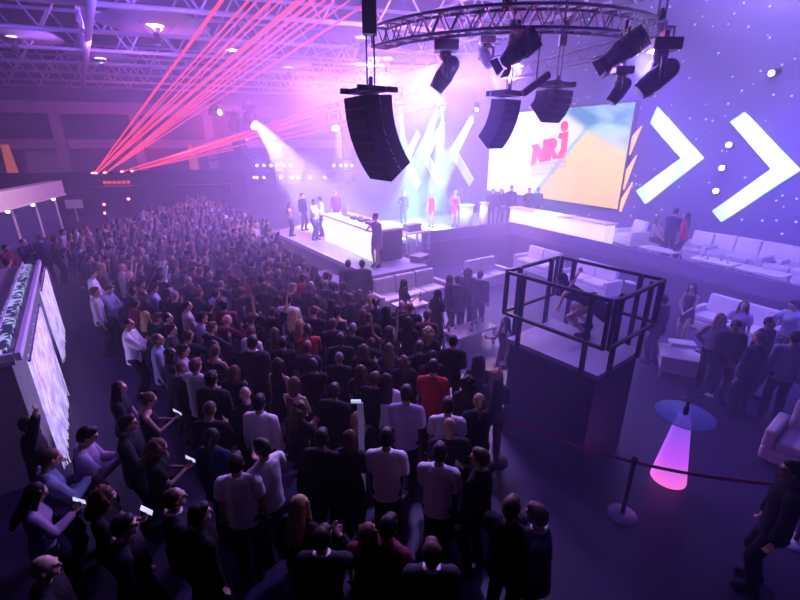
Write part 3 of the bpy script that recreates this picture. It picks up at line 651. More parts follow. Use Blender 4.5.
for i, off in enumerate((18, 36)):
    p2, q2 = p+A2*off, q+A2*off
    t = empty('roof_girder', p2); tag(t, ('roof girder running away above the hanging speaker arrays', 'roof girder running away above the video screen')[i], 'roof girder')
    MB().tube((0, 0, 0), q2-p2, .09, n=8).build('bottom_chord', M_steel, t, True); MB().tube((0, 0, 2), q2-p2+V((0, 0, 2)), .09, n=8).build('top_chord', M_steel, t, True)
    mb = MB(); lattice(V((0, 0, 0)), q2-p2, 2, .05, mb, 16); mb.build('web', M_steel, t)
# white ceiling dishes with uplighters
M_dish = mat('white_dish', (.75, .72, .8), .6)
dishes = ((12, 36, 2.4, (.4, .35, 1), 90, 'bluish white, nearest the hall corner'), (155, 25, 2.6, (.85, .75, 1), 800, 'brightest and largest, past the heavy girder'), (100, 58, 2.2, (.75, .7, 1), 120, 'beyond the brightest one'), (232, 50, 2.0, (1, .6, .12), 900, 'lit yellow behind the red laser fan'),
          (288, 67, 2.0, (.75, .65, 1), 160, 'far, between laser fan and speaker array'), (362, 37, 2.2, (.8, .7, 1), 160, 'above the chain of the curved speaker array'), (388, 58, 2.0, (.8, .7, 1), 120, 'far, behind the curved lighting truss'))
for px, py, r_, cl, wt, lab in dishes:
    p = at(px, py, 10.35); t = empty('ceiling_reflector', p); tag(t, 'round white ceiling reflector dish, '+lab, 'ceiling light', 'ceiling reflectors')
    MB().lathe([(r_, 0), (r_*.8, .28), (r_*.4, .48), (.05, .55), (.05, .5), (r_*.4, .43), (r_*.8, .23), (r_*.97, -.02)], 32).build('dish', M_dish, t, True)
    MB().tube((0, 0, -.35), (0, 0, -.85), .14, .2, 12).build('uplighter', M_dark, t, True); 
    for k in range(3): an = k*2.094; MB().tube((r_*.6*math.cos(an), r_*.6*math.sin(an), .3), (.15*math.cos(an), .15*math.sin(an), -.6), .02).build('strut', M_steel, t)
    spot(p+V((0, 0, -.3)), p+V((0, 0, 2)), cl, wt, 150, .3, .1)

# ------------------------------------------------------------------ curved lighting truss and its load
ZT = 6.7; TS = .34; cc = V((2.4, 11.9, ZT)); rr = 3.42
def truss_path(path, lab, name='lighting_truss', ts=TS):
    t = empty(name, path[0]); tag(t, lab, 'truss'); o0 = path[0]; offs = []
    for i, p in enumerate(path):
        d = (path[min(i+1, len(path)-1)]-path[max(i-1, 0)]).normalized(); nx = V((-d.y, d.x, 0))
        offs.append([p-o0+nx*s_*ts/2+V((0, 0, z_*ts/2)) for s_, z_ in ((-1, -1), (1, -1), (1, 1), (-1, 1))])
    for k in range(4):
        mb = MB()
        for a_, b_ in zip(offs, offs[1:]): mb.cap(a_[k], b_[k], .028, .028, 8)
        mb.build('chord', M_truss, t, True)
    mb = MB()
    for i, (a_, b_) in enumerate(zip(offs, offs[1:])):
        for k in range(4):
            j = (k+1) % 4
            if i % 2: mb.tube(a_[k], b_[j], .014, n=5)
            else: mb.tube(a_[j], b_[k], .014, n=5)
    for e_ in (offs[0], offs[-1]):
        for k in range(4): mb.tube(e_[k], e_[(k+1) % 4], .02, n=5)
    mb.build('lattice', M_truss, t); return t
a0 = math.atan2(9.98-cc.y, -.42-cc.x); a1 = math.atan2(9.66-cc.y, 4.98-cc.x)
a0 = a0+2*math.pi if a0 < 0 else a0; a1 = a1+2*math.pi if a1 < 0 else a1
path = [cc+V((math.cos(a0+(a1-a0)*i/34)*rr, math.sin(a0+(a1-a0)*i/34)*rr, 0)) for i in range(35)]
truss_path(path, 'curved aluminium box truss carrying the moving lights')
pA, pB = V((5.25, 9.7, ZT)), V((3.3, 14.8, ZT))
truss_path([pA.lerp(pB, i/18) for i in range(19)], 'straight aluminium truss running back from the end of the curved one', ts=.3)
# distant truss
truss_path([at(200, 101, 8.6).lerp(at(262, 103, 8.6), i/16) for i in range(17)], 'distant straight truss over the crowd with white spotlights', ts=.5)

def hoist(px, py, z0, z1, lab, s_=1.):
    p = V(px) if isinstance(px, Vector) else at(px, py, z0); t = empty('chain_hoist', V((p.x, p.y, z0))); tag(t, lab, 'chain hoist', 'chain hoists'); L_ = z1-z0
    MB().box((0, 0, L_+.35*s_), (.22*s_, .18*s_, .7*s_)).cap((0, .12*s_, L_+.5*s_), (0, .12*s_, L_+.15*s_), .09*s_).build('motor', M_dark, t)
    for k in (-.06, .06):
        mb = MB(); n = max(4, int(L_/.09))
        for i in range(n): mb.cap((k*s_, 0, i*L_/n), (k*s_, 0, (i+1)*L_/n), .013*s_, .018*s_, 6)
        mb.build('chain', M_dark, t)
    MB().cap((0, 0, .0), (0, 0, .12), .04*s_).build('hook', M_dark, t); MB().tube((0, 0, L_+.7*s_), (0, 0, 12.8-z0), .02, n=6).build('suspension_cable', M_dark, t)
    return t
def line_array(px, py, zt, n, rz, sw, sh, bend0, bend1, lab, red=False, cab_h=.2):
    p = ray(px, py, zt[0]) if isinstance(zt, tuple) else at(px, py, zt); t = empty('line_array_speaker', p, rz); tag(t, lab, 'speaker', 'hanging line arrays')
    MB().box((0, -.1, .12), (sw*1.05, .09, .09)).box((0, .28, .12), (sw*1.05, .09, .09)).box((-sw*.4, .1, .12), (.08, .85*min(1, sw/.85), .1)).box((sw*.4, .1, .12), (.08, .85*min(1, sw/.85), .1)).build('bumper_frame', M_dark, t, bevel=.01)
    y, z, an = 0., 0., bend0; dk_ = min(1., sw/.85)
    for i in range(n):
        m3 = Matrix.Rotation(R(an), 3, 'X'); c = V((0, y, z))+m3@V((0, 0, -sh/2))
        ca = MB(); q = [(-sw/2, -.22*dk_, -sh/2), (sw/2, -.22*dk_, -sh/2), (sw/2*.86, .40*dk_, -sh/2*.98), (-sw/2*.86, .40*dk_, -sh/2*.98)]
        vs = [c+m3@V(v_) for v_ in q]+[c+m3@V((v_[0], v_[1], -v_[2]+.012)) for v_ in q]
        ca.add(vs, [(0, 3, 2, 1), (4, 5, 6, 7), (0, 1, 5, 4), (1, 2, 6, 5), (2, 3, 7, 6), (3, 0, 4, 7)])
        cb = ca.build('cabinet', M_black2, t, bevel=.012)
        MB().box(c+m3@V((0, -.225*dk_, 0)), (sw*.9, .012, sh*.8), mtx=m3).build('grille', M_grille, cb)
        MB().cap(c+m3@V((sw/2*.95, .1, sh*.3)), c+m3@V((sw/2*1.0, .1, -sh*.3)), .014, n=6).build('handle', M_steel, cb)
        e = V((0, y, z))+m3@V((0, 0, -sh+.004)); y, z = e.y, e.z; an += (bend1-bend0)/max(1, n-1)
    return t
M_black2 = mat('speaker_black', (.02, .018, .035), .45); M_grille = mat('grille', (.012, .012, .02), .7, nscale=60, namt=.6)
# near left array: bumper at (345..392, 92..102), toe at (378,180)
ar1 = line_array(364, 97, 5.55, 8, R(-58), .92, .20, 3, 36, 'tall curved black line array hanging before the stage lights, biggest one')
hoist(ar1.location+V((.14, .0, .15)), 0, 5.75, 6.6, 'dark chain hoist above the biggest curved line array', 1.2)
ar2 = line_array(508, 100, 5.5, 7, R(42), .52, .132, 4, 40, 'black line array hanging between truss and video screen, narrower and smooth')
hoist(ar2.location, 0, 5.65, 6.35, 'chain hoist above the narrower line array', .7)
ar3 = line_array(557, 91, 5.7, 5, R(38), .66, .11, 0, 46, 'short stubby line array hanging in front of the video screen')
hoist(ar3.location, 0, 5.85, 6.5, 'chain hoist above the short stubby line array', .6)
line_array(237, 139, (29,), 6, R(-50), 1.0, .24, 0, 40, 'small far line array over the crowd near the white spotlights')
for px, py, lab in ((507, 8, 'dark chain hoist holding the middle of the curved truss'), (661, 18, 'cluster of hoist and cables at the end of the curved truss')):
    hoist(px, py, ZT+.15, 7.6, lab, 1.1)

def moving_head(p, tgt, s_, lab, yoke_down=True, lit=None, drop=None):
    t = empty('moving_light', p); tag(t, lab, 'stage light', 'moving lights')
    MB().box((0, 0, -.08*s_), (.36*s_, .3*s_, .14*s_)).build('base', M_dark, t, bevel=.02); MB().box((0, 0, .03*s_), (.06*s_, .12*s_, .1*s_)).build('clamp', M_steel, t)
    d = (V(tgt)-V(p)); hx = V((-d.y, d.x, 0)).normalized(); dn = -.46*s_
    MB().cap((0, 0, -.15*s_), (0, 0, -.2*s_), .09*s_).build('swivel', M_dark, t)
    for k in (-1, 1): MB().cap(hx*.06*s_*k+V((0, 0, -.2*s_)), hx*.17*s_*k+V((0, 0, -.26*s_)), .03*s_).cap(hx*.17*s_*k+V((0, 0, -.26*s_)), hx*.17*s_*k+V((0, 0, dn)), .035*s_).build('yoke_arm', M_dark, t, True)
    c = V((0, 0, dn)); dd = (V(tgt)-V(p)-c).normalized()
    MB().cap(c-dd*.16*s_, c+dd*.05*s_, .13*s_, .14*s_, 14).tube(c+dd*.0, c+dd*.24*s_, .14*s_, .115*s_, 16).build('head', M_dark, t, True)
    MB().tube(c+dd*.235*s_, c+dd*.25*s_, .1*s_, n=16).build('lens', lit or M_chrome, t); return t
def profile_light(p, tgt, s_, lab):
    t = empty('profile_spotlight', p); tag(t, lab, 'stage light', 'profile spotlights'); dd = (V(tgt)-V(p)).normalized(); hx = V((-dd.y, dd.x, 0)).normalized(); c = V((0, 0, -.35*s_)); up = hx.cross(dd)
    MB().tube(c-dd*.42*s_, c+dd*.1*s_, .2*s_, .21*s_, 8).tube(c+dd*.1*s_, c+dd*.34*s_, .18*s_, .14*s_, 8).build('body', M_dark, t)
    mb = MB()
    for k in range(6): mb.box(c-dd*(.38-.07*k)*s_, (.02*s_, .42*s_, .42*s_), mtx=dd.to_track_quat('X', 'Z').to_matrix())
    mb.build('cooling_fins', M_dark, t)
    for k in (-1, 1): MB().cap(hx*.2*s_*k+c, hx*.2*s_*k+V((0, 0, -.02)), .022*s_).build('yoke_arm', M_dark, t, True)
    MB().cap(hx*-.2*s_, hx*.2*s_, .022*s_).cap((0, 0, 0), (0, 0, .15*s_), .03*s_).build('yoke_bar', M_dark, t, True)
    e = c+dd*.36*s_
    for k, (ax, sg) in enumerate(((hx, 1), (hx, -1), (up, 1), (up, -1))):
        other = up if k < 2 else hx; f = e+ax*sg*.15*s_; tip = f+dd*.14*s_+ax*sg*.07*s_
        MB().add([f+other*.13*s_, f-other*.13*s_, tip-other*.16*s_, tip+other*.16*s_, f+other*.13*s_+ax*.008, f-other*.13*s_+ax*.008, tip-other*.16*s_+ax*.008, tip+other*.16*s_+ax*.008], [(0, 1, 2, 3), (7, 6, 5, 4), (0, 4, 5, 1), (1, 5, 6, 2), (2, 6, 7, 3), (3, 7, 4, 0)]).build('barn_door', M_dark, t)
    MB().tube(e-dd*.03, e, .11*s_, n=14).build('lens', M_chrome, t); return t
moving_head(at(446, 40, 6.5), at(446, 40, 6.5)+V((-.9, .1, -1.9)), 1.25, 'black moving light under the curved truss, tinted red by the lasers')
profile_light(at(519, 30, 6.5), at(519, 30, 6.5)+V((-1, -.35, -.85)), .86, 'long black profile spotlight with barn doors under the middle of the truss')
profile_light(at(626, 30, 6.4), at(626, 30, 6.4)+V((-1, .1, -.75)), .82, 'black profile spotlight by the end of the curved truss')
moving_head(at(623, 66, 6.0), at(623, 66, 6.0)+V((-.8, 0, -1.6)), .9, 'smaller moving light hanging below the profile spotlight')
moving_head(at(664, 38, 6.4), at(664, 38, 6.4)+V((-1, .2, -1.5)), 1.35, 'big moving light at the end of the curved truss by the hoist cluster')
t = empty('strobe_bar', ray(536, 84, 8.2)); tag(t, 'slanted grey light bar hanging behind the truss', 'light bar')
MB().box((0, 0, 0), (.62, .1, .11), mtx=Euler((0, R(-32), R(25))).to_matrix()).build('housing', M_gray, t, bevel=.02); MB().tube((0, 0, 0), (0, 0, .75), .012).build('cable', M_dark, t)

# beam lights: fixture plus its real beam
def beam_fix(px, py, z, tgt, col, watts, ang, lab, group='beam lights', s_=1.):
    p = at(px, py, z); t = moving_head(p+V((0, 0, .5)), tgt, s_, lab, lit=M_lens); t['group'] = group
    d = (V(tgt)-p).normalized(); spot(p+d*.35, tgt, col, watts, ang, .5, .04)
beam_fix(250, 114, 6.3, at(335, 225, 1), (.95, .85, 1), 34000, 24, 'white spotlight throwing the broadest beam over the crowd', s_=2)
beam_fix(233, 120, 6.1, at(285, 205, 0), (.9, .75, 1), 30000, 13, 'white spotlight beside the far line array', s_=2)
beam_fix(334, 113, 6.3, at(352, 220, 1), (.9, .85, 1), 60000, 16, 'white spotlight behind the biggest line array', s_=2)
for i, (px, py, tx, ty, wt, lab) in enumerate(((398, 98, 415, 200, 3000, 'cyan beam light right beside the biggest line array'), (437, 110, 400, 215, 4000, 'cyan beam light above the faint chevron'), (443, 106, 436, 215, 3500, 'cyan beam light above the hazy chevron'), (478, 108, 415, 220, 4000, 'cyan beam light above the chevron nearest the screen'), (486, 60, 560, 200, 1500, 'cyan beam light high over the smooth line array'))):
    q = ray(tx, 222, 19.5); beam_fix(px, py, 6.6, q, (.22, .66, 1), wt*28, 11, lab, 'cyan beam lights')

beam_fix(214, 108, 6.7, (8, 21, 6.0), (1, .18, .25), 60000, 7, 'light on the far truss throwing a flat red-pink beam to the stage', 'beam lights', 1.6)
beam_fix(648, 100, 5.6, (4.0, 8.0, 6.4), (.6, .55, 1), 5000, 20, 'small light beside the video screen throwing pale rays to the hall', 'beam lights', .7)

# ------------------------------------------------------------------ people
WS = bpy.data.scenes.new('workshop')
def vox(mb, name, size, mats, smooth=4, wrinkle=0., paint=None):
    me = mb.mesh(name, M_skin); o = bpy.data.objects.new('tmp', me); WS.collection.objects.link(o)
    r_ = o.modifiers.new('r', 'REMESH'); r_.mode = 'VOXEL'; r_.voxel_size = size; r_.use_smooth_shade = True
    s_ = o.modifiers.new('s', 'SMOOTH'); s_.factor = .5; s_.iterations = smooth
    
    with bpy.context.temp_override(scene=WS, view_layer=WS.view_layers[0]):
        dg = bpy.context.evaluated_depsgraph_get(); me2 = bpy.data.meshes.new_from_object(o.evaluated_get(dg)); me2.name = name
    bpy.data.objects.remove(o); bpy.data.meshes.remove(me)
    me2.materials.clear()
    for x in mats: me2.materials.append(x)
    if wrinkle:
        nn = [(v.co.copy(), v.normal.copy()) for v in me2.vertices]; out = []
        for c_, n_ in nn:
            k = noise.noise(V((c_.x*9, c_.y*9, c_.z*5)))+.5*noise.noise(V((c_.x*22, c_.y*22, c_.z*11)))
            out += list(c_+n_*k*wrinkle)
        me2.vertices.foreach_set('co', out)
    me2.polygons.foreach_set('use_smooth', [True]*len(me2.polygons))
    if paint:
        for p in me2.polygons:
            k = paint(p.center)
            if k: p.material_index = k
    me2.update(); return me2
def ik(a, b, l1, l2, hint):
    a, b = V(a), V(b); d = b-a; L_ = min(d.length, (l1+l2)*.995); d = d.normalized(); b = a+d*L_
    x = (l1*l1-l2*l2+L_*L_)/(2*L_); h = math.sqrt(max(0, l1*l1-x*x)); hn = V(hint); hn = (hn-d*hn.dot(d)).normalized()
    return a+d*x+hn*h, b
POSES = {  # right hand, left hand, elbow hints, lean, head pitch (down +), head yaw
    'relaxed': dict(rh=(.245, .07, .80), lh=(-.245, .06, .80), re=(.25, -1, -.2), le=(-.25, -1, -.2)),
    'folded': dict(rh=(-.13, .22, 1.20), lh=(.13, .25, 1.15), re=(1, .1, -.6), le=(-1, .1, -.6)),
    'phone': dict(rh=(.06, .34, 1.20), lh=(-.05, .32, 1.17), re=(.6, -.2, -1), le=(-.6, -.2, -1), hp=28),
    'arm_up': dict(rh=(.30, .22, 1.92), lh=(-.25, .12, .92), re=(1, .1, 0)),
    'both_up': dict(rh=(.34, .18, 1.90), lh=(-.36, .15, 1.86), re=(1, .0, 0), le=(-1, 0, 0), hp=-8),
    'drink': dict(rh=(.15, .33, 1.24), lh=(-.26, .08, .82), re=(.7, -.2, -1), hy=12),
    'clasp': dict(rh=(.05, .22, .98), lh=(-.05, .23, .96), re=(1, -.4, -.2), le=(-1, -.4, -.2), hp=8),
    'talk': dict(rh=(.12, .36, 1.34), lh=(-.24, .1, .85), re=(.8, -.2, -1), hy=-25, hp=6, lean=5),
    'chin': dict(rh=(.03, .17, 1.44), lh=(.02, .2, 1.1), re=(.6, .2, -1), le=(-1, .2, -.4), hp=6),
    'hip': dict(rh=(.17, -.02, .98), lh=(-.27, .1, .82), re=(1, -.3, 0), hy=15, sway=.03),
    'seated': dict(rh=(.16, .42, .66), lh=(-.14, .40, .66), seat=.5, hp=4),
    'dance': dict(rh=(.75, .35, .95), lh=(-.62, .5, .62), re=(.3, 0, 1), le=(-.4, 0, 1), lean=62, crouch=.56, hp=20),
}
_cache = {}
def rig(pose, sex):
    P = dict(re=(.5, -1, -.3), le=(-.5, -1, -.3), lean=2, hp=2, hy=0, seat=0, crouch=0, sway=0); P.update(POSES[pose])
    f = sex == 'f'; J = {}; ph = .93
    if P['seat']: ph = P['seat']+.1
    if P['crouch']: ph = P['crouch']
    J['pel'] = V((P['sway'], 0, ph)); T = Matrix.Translation(J['pel'])@Matrix.Rotation(R(-P['lean']), 4, 'X')@Matrix.Translation(V((0, 0, -.93)))
    J['T'] = T
    sh = .158 if f else .178
    for k, s_ in (('r', 1), ('l', -1)):
        J['sh'+k] = T@V((sh*s_, -.005, 1.405)); J['hip'+k] = J['pel']+V(((.085)*s_, 0, -.03))
        hand = V(P[k+'h'])
        if not P['seat'] and not P['crouch']: hand.x *= (.92 if f else 1)
        J['el'+k], J['wr'+k] = ik(J['sh'+k], hand, .285, .255, P[k+'e'])
        foot = V((.10*s_, .01-.03*s_, .085))
        if P['seat']: foot = V((.12*s_, .47, .085))
        if P['crouch']: foot = V((.24*s_, .02, .085))
        J['kn'+k], J['an'+k] = ik(J['hip'+k], foot, .43, .42, (.35*s_ if P['crouch'] else .05*s_, 1, 0))
        if P['seat']: J['kn'+k] = V((.12*s_, .43, .53))
    neck = T@V((0, -.01, 1.5)); J['neck'] = neck
    H = T@Matrix.Translation(V((0, 0, 1.52)))@Matrix.Rotation(R(P['lean']), 4, 'X')@Matrix.Rotation(R(P['hy']), 4, 'Z')@Matrix.Rotation(R(-P['hp']), 4, 'X')@Matrix.Translation(V((0, .02, .115)))
    J['H'] = H; return J
def tl(mb, T, rows, grow=0., n=20):
    mb.loft([((T@V((0, cy, z))), (T.to_3x3()@V((rx+grow, 0, 0))), (T.to_3x3()@V((0, ry+grow, 0)))) for z, cy, rx, ry in rows], n)
def torso_rows(f):
    if f: return [(.82, 0, .12, .09), (.88, -.01, .165, .115), (.95, -.005, .16, .11), (1.08, .0, .12, .088), (1.2, .005, .135, .1), (1.3, .02, .145, .115), (1.38, .005, .145, .095), (1.44, -.01, .12, .075), (1.48, -.01, .06, .06)]
    return [(.82, 0, .12, .09), (.88, 0, .155, .11), (.96, 0, .155, .108), (1.08, .0, .145, .1), (1.2, 0, .152, .105), (1.3, .005, .158, .112), (1.38, 0, .156, .1), (1.44, -.01, .15, .085), (1.485, -.01, .07, .065)]
def make_hand(mb, wr, el, s_, hi, grip):
    d = (wr-el).normalized(); side = V((0, 0, 1)).cross(d); side = side.normalized() if side.length > .1 else V((s_, 0, 0))
    nrm = side.cross(d).normalized()                        # back of the hand
    c = wr+d*.05
    mb.cap(wr-d*.01, wr+d*.075, .024, .036, 10, .45, side)
    if not hi:
        mb.cap(wr+d*.07, wr+d*.15-nrm*.03, .03, .018, 8, .5, side); mb.cap(wr+d*.03+side*.03*-s_, wr+d*.09+side*.05*-s_, .014, .011, 6); return
    for i, (o_, l_) in enumerate(((-.030, .068), (-.010, .078), (.010, .073), (.029, .058))):
        b_ = wr+d*.078+side*o_; dd = (d*math.cos(grip)-nrm*math.sin(grip)).normalized(); m_ = b_+dd*l_*.5+side*o_*.12; dd2 = (d*math.cos(grip*2.2)-nrm*math.sin(grip*2.2)).normalized(); e = m_+dd2*l_*.5
        mb.cap(b_-d*.02, m_, .0098, .009, 8); mb.cap(m_, e, .009, .0078, 8)
    th = side*(-s_); b_ = wr+d*.025+th*.024; m_ = b_+(d*.7+th*.7-nrm*.25).normalized()*.04; mb.cap(b_, m_, .0125, .011, 8); mb.cap(m_, m_+(d+th*.2-nrm*.35).normalized()*.032, .0105, .009, 8)
def figure(pose, sex, lod):
    key = (pose, sex, lod)
    if key in _cache: return _cache[key]
    J = rig(pose, sex); f = sex == 'f'; hi = lod == 2; vs = {2: .0085, 1: .016, 0: .032}[lod]; D = {'J': J}; T = J['T']; k3 = .88 if f else 1.
    mb = MB(); tl(mb, T, torso_rows(f))
    mb.cap(J['pel']+V((-.05, 0, -.06)), J['pel']+V((.05, 0, -.06)), .105, .105, 12)
    H = J['H']; H3 = H.to_3x3(); hc = H@V((0, 0, 0))
    mb.cap(T@V((0, -.015, 1.42)), H@V((0, -.02, -.07)), .062*k3, .052*k3)
    mb.ell(H@V((0, -.012, .02)), (.076, .096, .098), H3); mb.ell(H@V((0, .022, -.045)), (.056, .066, .066), H3)
    mb.cap(H@V((0, .092, .012)), H@V((0, .101, -.020)), .010, .0135); mb.cap(H@V((-.03, .076, .03)), H@V((.03, .076, .03)), .016, .016); mb.cap(H@V((-.012, .083, -.062)), H@V((.012, .083, -.062)), .0105, .0105); mb.ell(H@V((0, .07, -.098)), (.022, .018, .016), H3)
    for s_ in (-1, 1): mb.ell(H@V((.079*s_, -.008, -.005)), (.011, .02, .03), H3)
    for k, s_ in (('r', 1), ('l', -1)):
        mb.cap(T@V((.08*s_, -.01, 1.425)), J['sh'+k], .036, .046*k3); mb.cap(J['sh'+k], J['el'+k], .05*k3, .038*k3); mb.cap(J['el'+k], J['wr'+k], .037*k3, .025*k3)
        make_hand(mb, J['wr'+k], J['el'+k], s_, hi, .75 if pose in ('phone', 'drink', 'folded', 'chin') else .4)
        mb.cap(J['hip'+k], J['kn'+k], .083, .055); mb.cap(J['kn'+k], J['an'+k], .053, .036)
        cm = J['kn'+k].lerp(J['an'+k], .3)+V((0, -.02, 0)); mb.ell(cm, (.048, .052, .1)); a = J['an'+k]; mb.cap(a+V((0, -.03, -.045)), a+V((.015*s_, .14, -.055)), .036, .028, 10, .8)
    def paint(c):
        q = H.inverted()@c
        if q.y > .06:
            if abs(abs(q.x)-.031) < .013 and abs(q.z-.006) < .0065: return 1
            if abs(q.x) < .022 and abs(q.z+.064) < .006: return 2
        return 0
    D['body'] = vox(mb, 'person', vs, [M_skin, M_eye, M_lip], 3 if hi else 2, paint=paint if hi else None)
    # tops
    for kind, g_, hem, sl in (('tee', .02, .84, .55), ('shirt', .021, .83, 1.96), ('jacket', .03, .79, 1.97)):
        mb = MB(); rows = [r_ for r_ in torso_rows(f) if r_[0] > hem+.015 and r_[0] < 1.47]; r0 = torso_rows(f)[1]; rows = [(hem, r0[1], r0[2]+.004, r0[3]+.006)]+rows
        tl(mb, T, rows, g_); tl(mb, T, [(1.42, -.008, .150 if not f else .132, .096), (1.45, -.01, .135 if not f else .112, .088), (1.475, -.012, .096 if not f else .078, .076), (1.50, -.015, .062, .06)], g_*.6)
        for k, s_ in (('r', 1), ('l', -1)):
            mb.cap(T@V((.075*s_, -.012, 1.44)), J['sh'+k], .048+g_*.75, .056*k3+g_*.6)
            r1, r2 = .054*k3+g_, .044*k3+g_
            if sl < 1: mb.tube(J['sh'+k], J['sh'+k].lerp(J['el'+k], sl+.12), r1+.004, r1+.006, 14); mb.cap(J['sh'+k], J['sh'+k].lerp(J['el'+k], .2), r1, r1)
            else: mb.cap(J['sh'+k], J['el'+k], r1, r2); mb.cap(J['el'+k], J['el'+k].lerp(J['wr'+k], .3), r2, r2); mb.tube(J['el'+k].lerp(J['wr'+k], .2), J['el'+k].lerp(J['wr'+k], sl-1), r2, .034*k3+g_*.8, 14)
        D[kind] = vox(mb, kind, max(vs, .011), [M_cloth], 2, .006 if kind != 'tee' else .004)
    # trousers
    mb = MB(); 
    if not POSES[pose].get('seat') and not POSES[pose].get('crouch'): tl(mb, Matrix.Translation(J['pel']-V((0, 0, .93))), [(.80, 0, .15, .105), (.88, 0, .16, .118), (1.0, 0, .15, .108)], .012)
    else: mb.cap(J['pel']+V((-.06, 0, 0)), J['pel']+V((.06, 0, 0)), .13, .13, 14)
    for k, s_ in (('r', 1), ('l', -1)):
        mb.cap(J['hip'+k]+V((0, 0, .02)), J['kn'+k], .1, .074, 12); mb.cap(J['kn'+k], J['kn'+k].lerp(J['an'+k], .35)+V((0, -.012, 0)), .074, .076); mb.tube(J['kn'+k].lerp(J['an'+k], .3)+V((0, -.01, 0)), J['kn'+k].lerp(J['an'+k], .97), .076, .06, 14)
    D['trousers'] = vox(mb, 'trousers', max(vs, .013), [M_cloth], 2, .006)
    # short dress
    mb = MB(); rows = [r_ for r_ in torso_rows(True) if .9 < r_[0] < 1.41]
    tl(mb, T, [(.60, 0, .185, .15), (.80, 0, .172, .125)]+rows+[(1.42, -.01, .11, .085)], .014); D['dress'] = vox(mb, 'dress', max(vs, .012), [M_cloth], 2, .006)
    sh = []
    for k, s_ in (('r', 1), ('l', -1)):
        a = J['an'+k]; m2 = MB(); m2.cap(a+V((0, -.035, -.035)), a+V((.018*s_, .155, -.05)), .048, .038, 12, .85); m2.cap(a+V((0, -.01, -.03)), a+V((0, -.01, .02)), .046, .044)
        m2.box(a+V((.009*s_, .06, -.078)), (.085, .27, .014)); sh.append(m2.mesh('shoe', M_cloth, True))
    D['shoes'] = sh
    _cache[key] = D; return D
_hair = {}
def hair_mesh(style, lod):
    if (style, lod) in _hair: return _hair[(style, lod)]
    mb = MB(); rn = random.Random(hash(style) % 7 if False else len(style))
    mb.ell((0, -.028, .038), (.086, .098, .092)); mb.ell((0, -.05, -.005), (.082, .072, .085))
    for s_ in (-1, 1): mb.ell((.073*s_, -.018, .03), (.016, .045, .04))
    w_ = .008
    if style == 'short': mb.ell((0, .022, .082), (.064, .062, .046)); w_ = .006
    if style == 'crop': mb = MB(); mb.ell((0, -.024, .032), (.0815, .096, .09)); mb.ell((0, -.045, -.01), (.078, .066, .07)); w_ = .003
    if style == 'bob': mb.cap((0, -.05, .0), (0, -.055, -.13), .09, .085, 14, .75, V((1, 0, 0))); [mb.cap((.08*s_, -.0, .04), (.082*s_, .005, -.11), .028, .026) for s_ in (-1, 1)]
    if style in ('long', 'straight'):
        mb.loft([((0, -.04, .06), V((.088, 0, 0)), V((0, .07, 0))), ((0, -.06, -.06), V((.098, 0, 0)), V((0, .055, 0))), ((0, -.085, -.2), V((.115, 0, 0)), V((0, .045, 0))), ((0, -.10, -.33), V((.105, 0, 0)), V((0, .038, 0))), ((0, -.10, -.42), V((.06, 0, 0)), V((0, .025, 0)))], 18)
        for s_ in (-1, 1): mb.cap((.075*s_, .01, .05), (.095*s_, .02, -.12), .027, .026); mb.cap((.095*s_, .02, -.12), (.10*s_, .05, -.28), .026, .016)
        w_ = .009
    if style == 'curly':
        for i in range(60):
            v_ = V((rn.gauss(0, 1), rn.gauss(-.5, .8), rn.gauss(0, 1))).normalized(); p = V((v_.x*.10, v_.y*.10-.03, v_.z*.115-.02))
            if p.y < .045 or p.z > .075: mb.ell(p, (.035, .035, .035), n=8)
        mb.cap((0, -.07, -.05), (0, -.08, -.2), .1, .09, 14, .7, V((1, 0, 0))); w_ = .016
    if style == 'bun': mb.ell((0, -.135, .06), (.045, .04, .045))
    if style == 'ponytail': mb.cap((0, -.12, .05), (0, -.16, .0), .03, .035); mb.cap((0, -.16, .0), (0, -.13, -.22), .035, .015)
    m_ = vox(mb, 'hair_'+style, {2: .008, 1: .012, 0: .022}[lod], [M_hair], 2, w_); _hair[(style, lod)] = m_; return m_
SKINS = {'fair': (.62, .38, .30), 'tan': (.46, .26, .18), 'olive': (.36, .2, .13), 'brown': (.17, .085, .055)}
HAIRC = {'black': (.012, .009, .010), 'dark brown': (.035, .018, .012), 'brown': (.13, .07, .045), 'auburn': (.14, .055, .035), 'blond': (.5, .33, .16), 'grey': (.3, .28, .28)}
CLOTH = {'black': (.012, .012, .016), 'dark': (.02, .018, .03), 'charcoal': (.045, .04, .055), 'navy': (.015, .02, .07), 'white': (.82, .8, .84), 'pale grey': (.45, .43, .48), 'lilac': (.45, .33, .55), 'red': (.5, .03, .05), 'pale blue': (.3, .34, .52), 'maroon': (.16, .02, .05), 'denim': (.05, .07, .16), 'beige': (.45, .35, .28)}
def face_to(p, q): return math.atan2(-(q[0]-p[0]), q[1]-p[1])
TOPNAME = {'tee': 't_shirt', 'shirt': 'shirt', 'jacket': 'jacket'}
PEOPLE = []; HS = .945
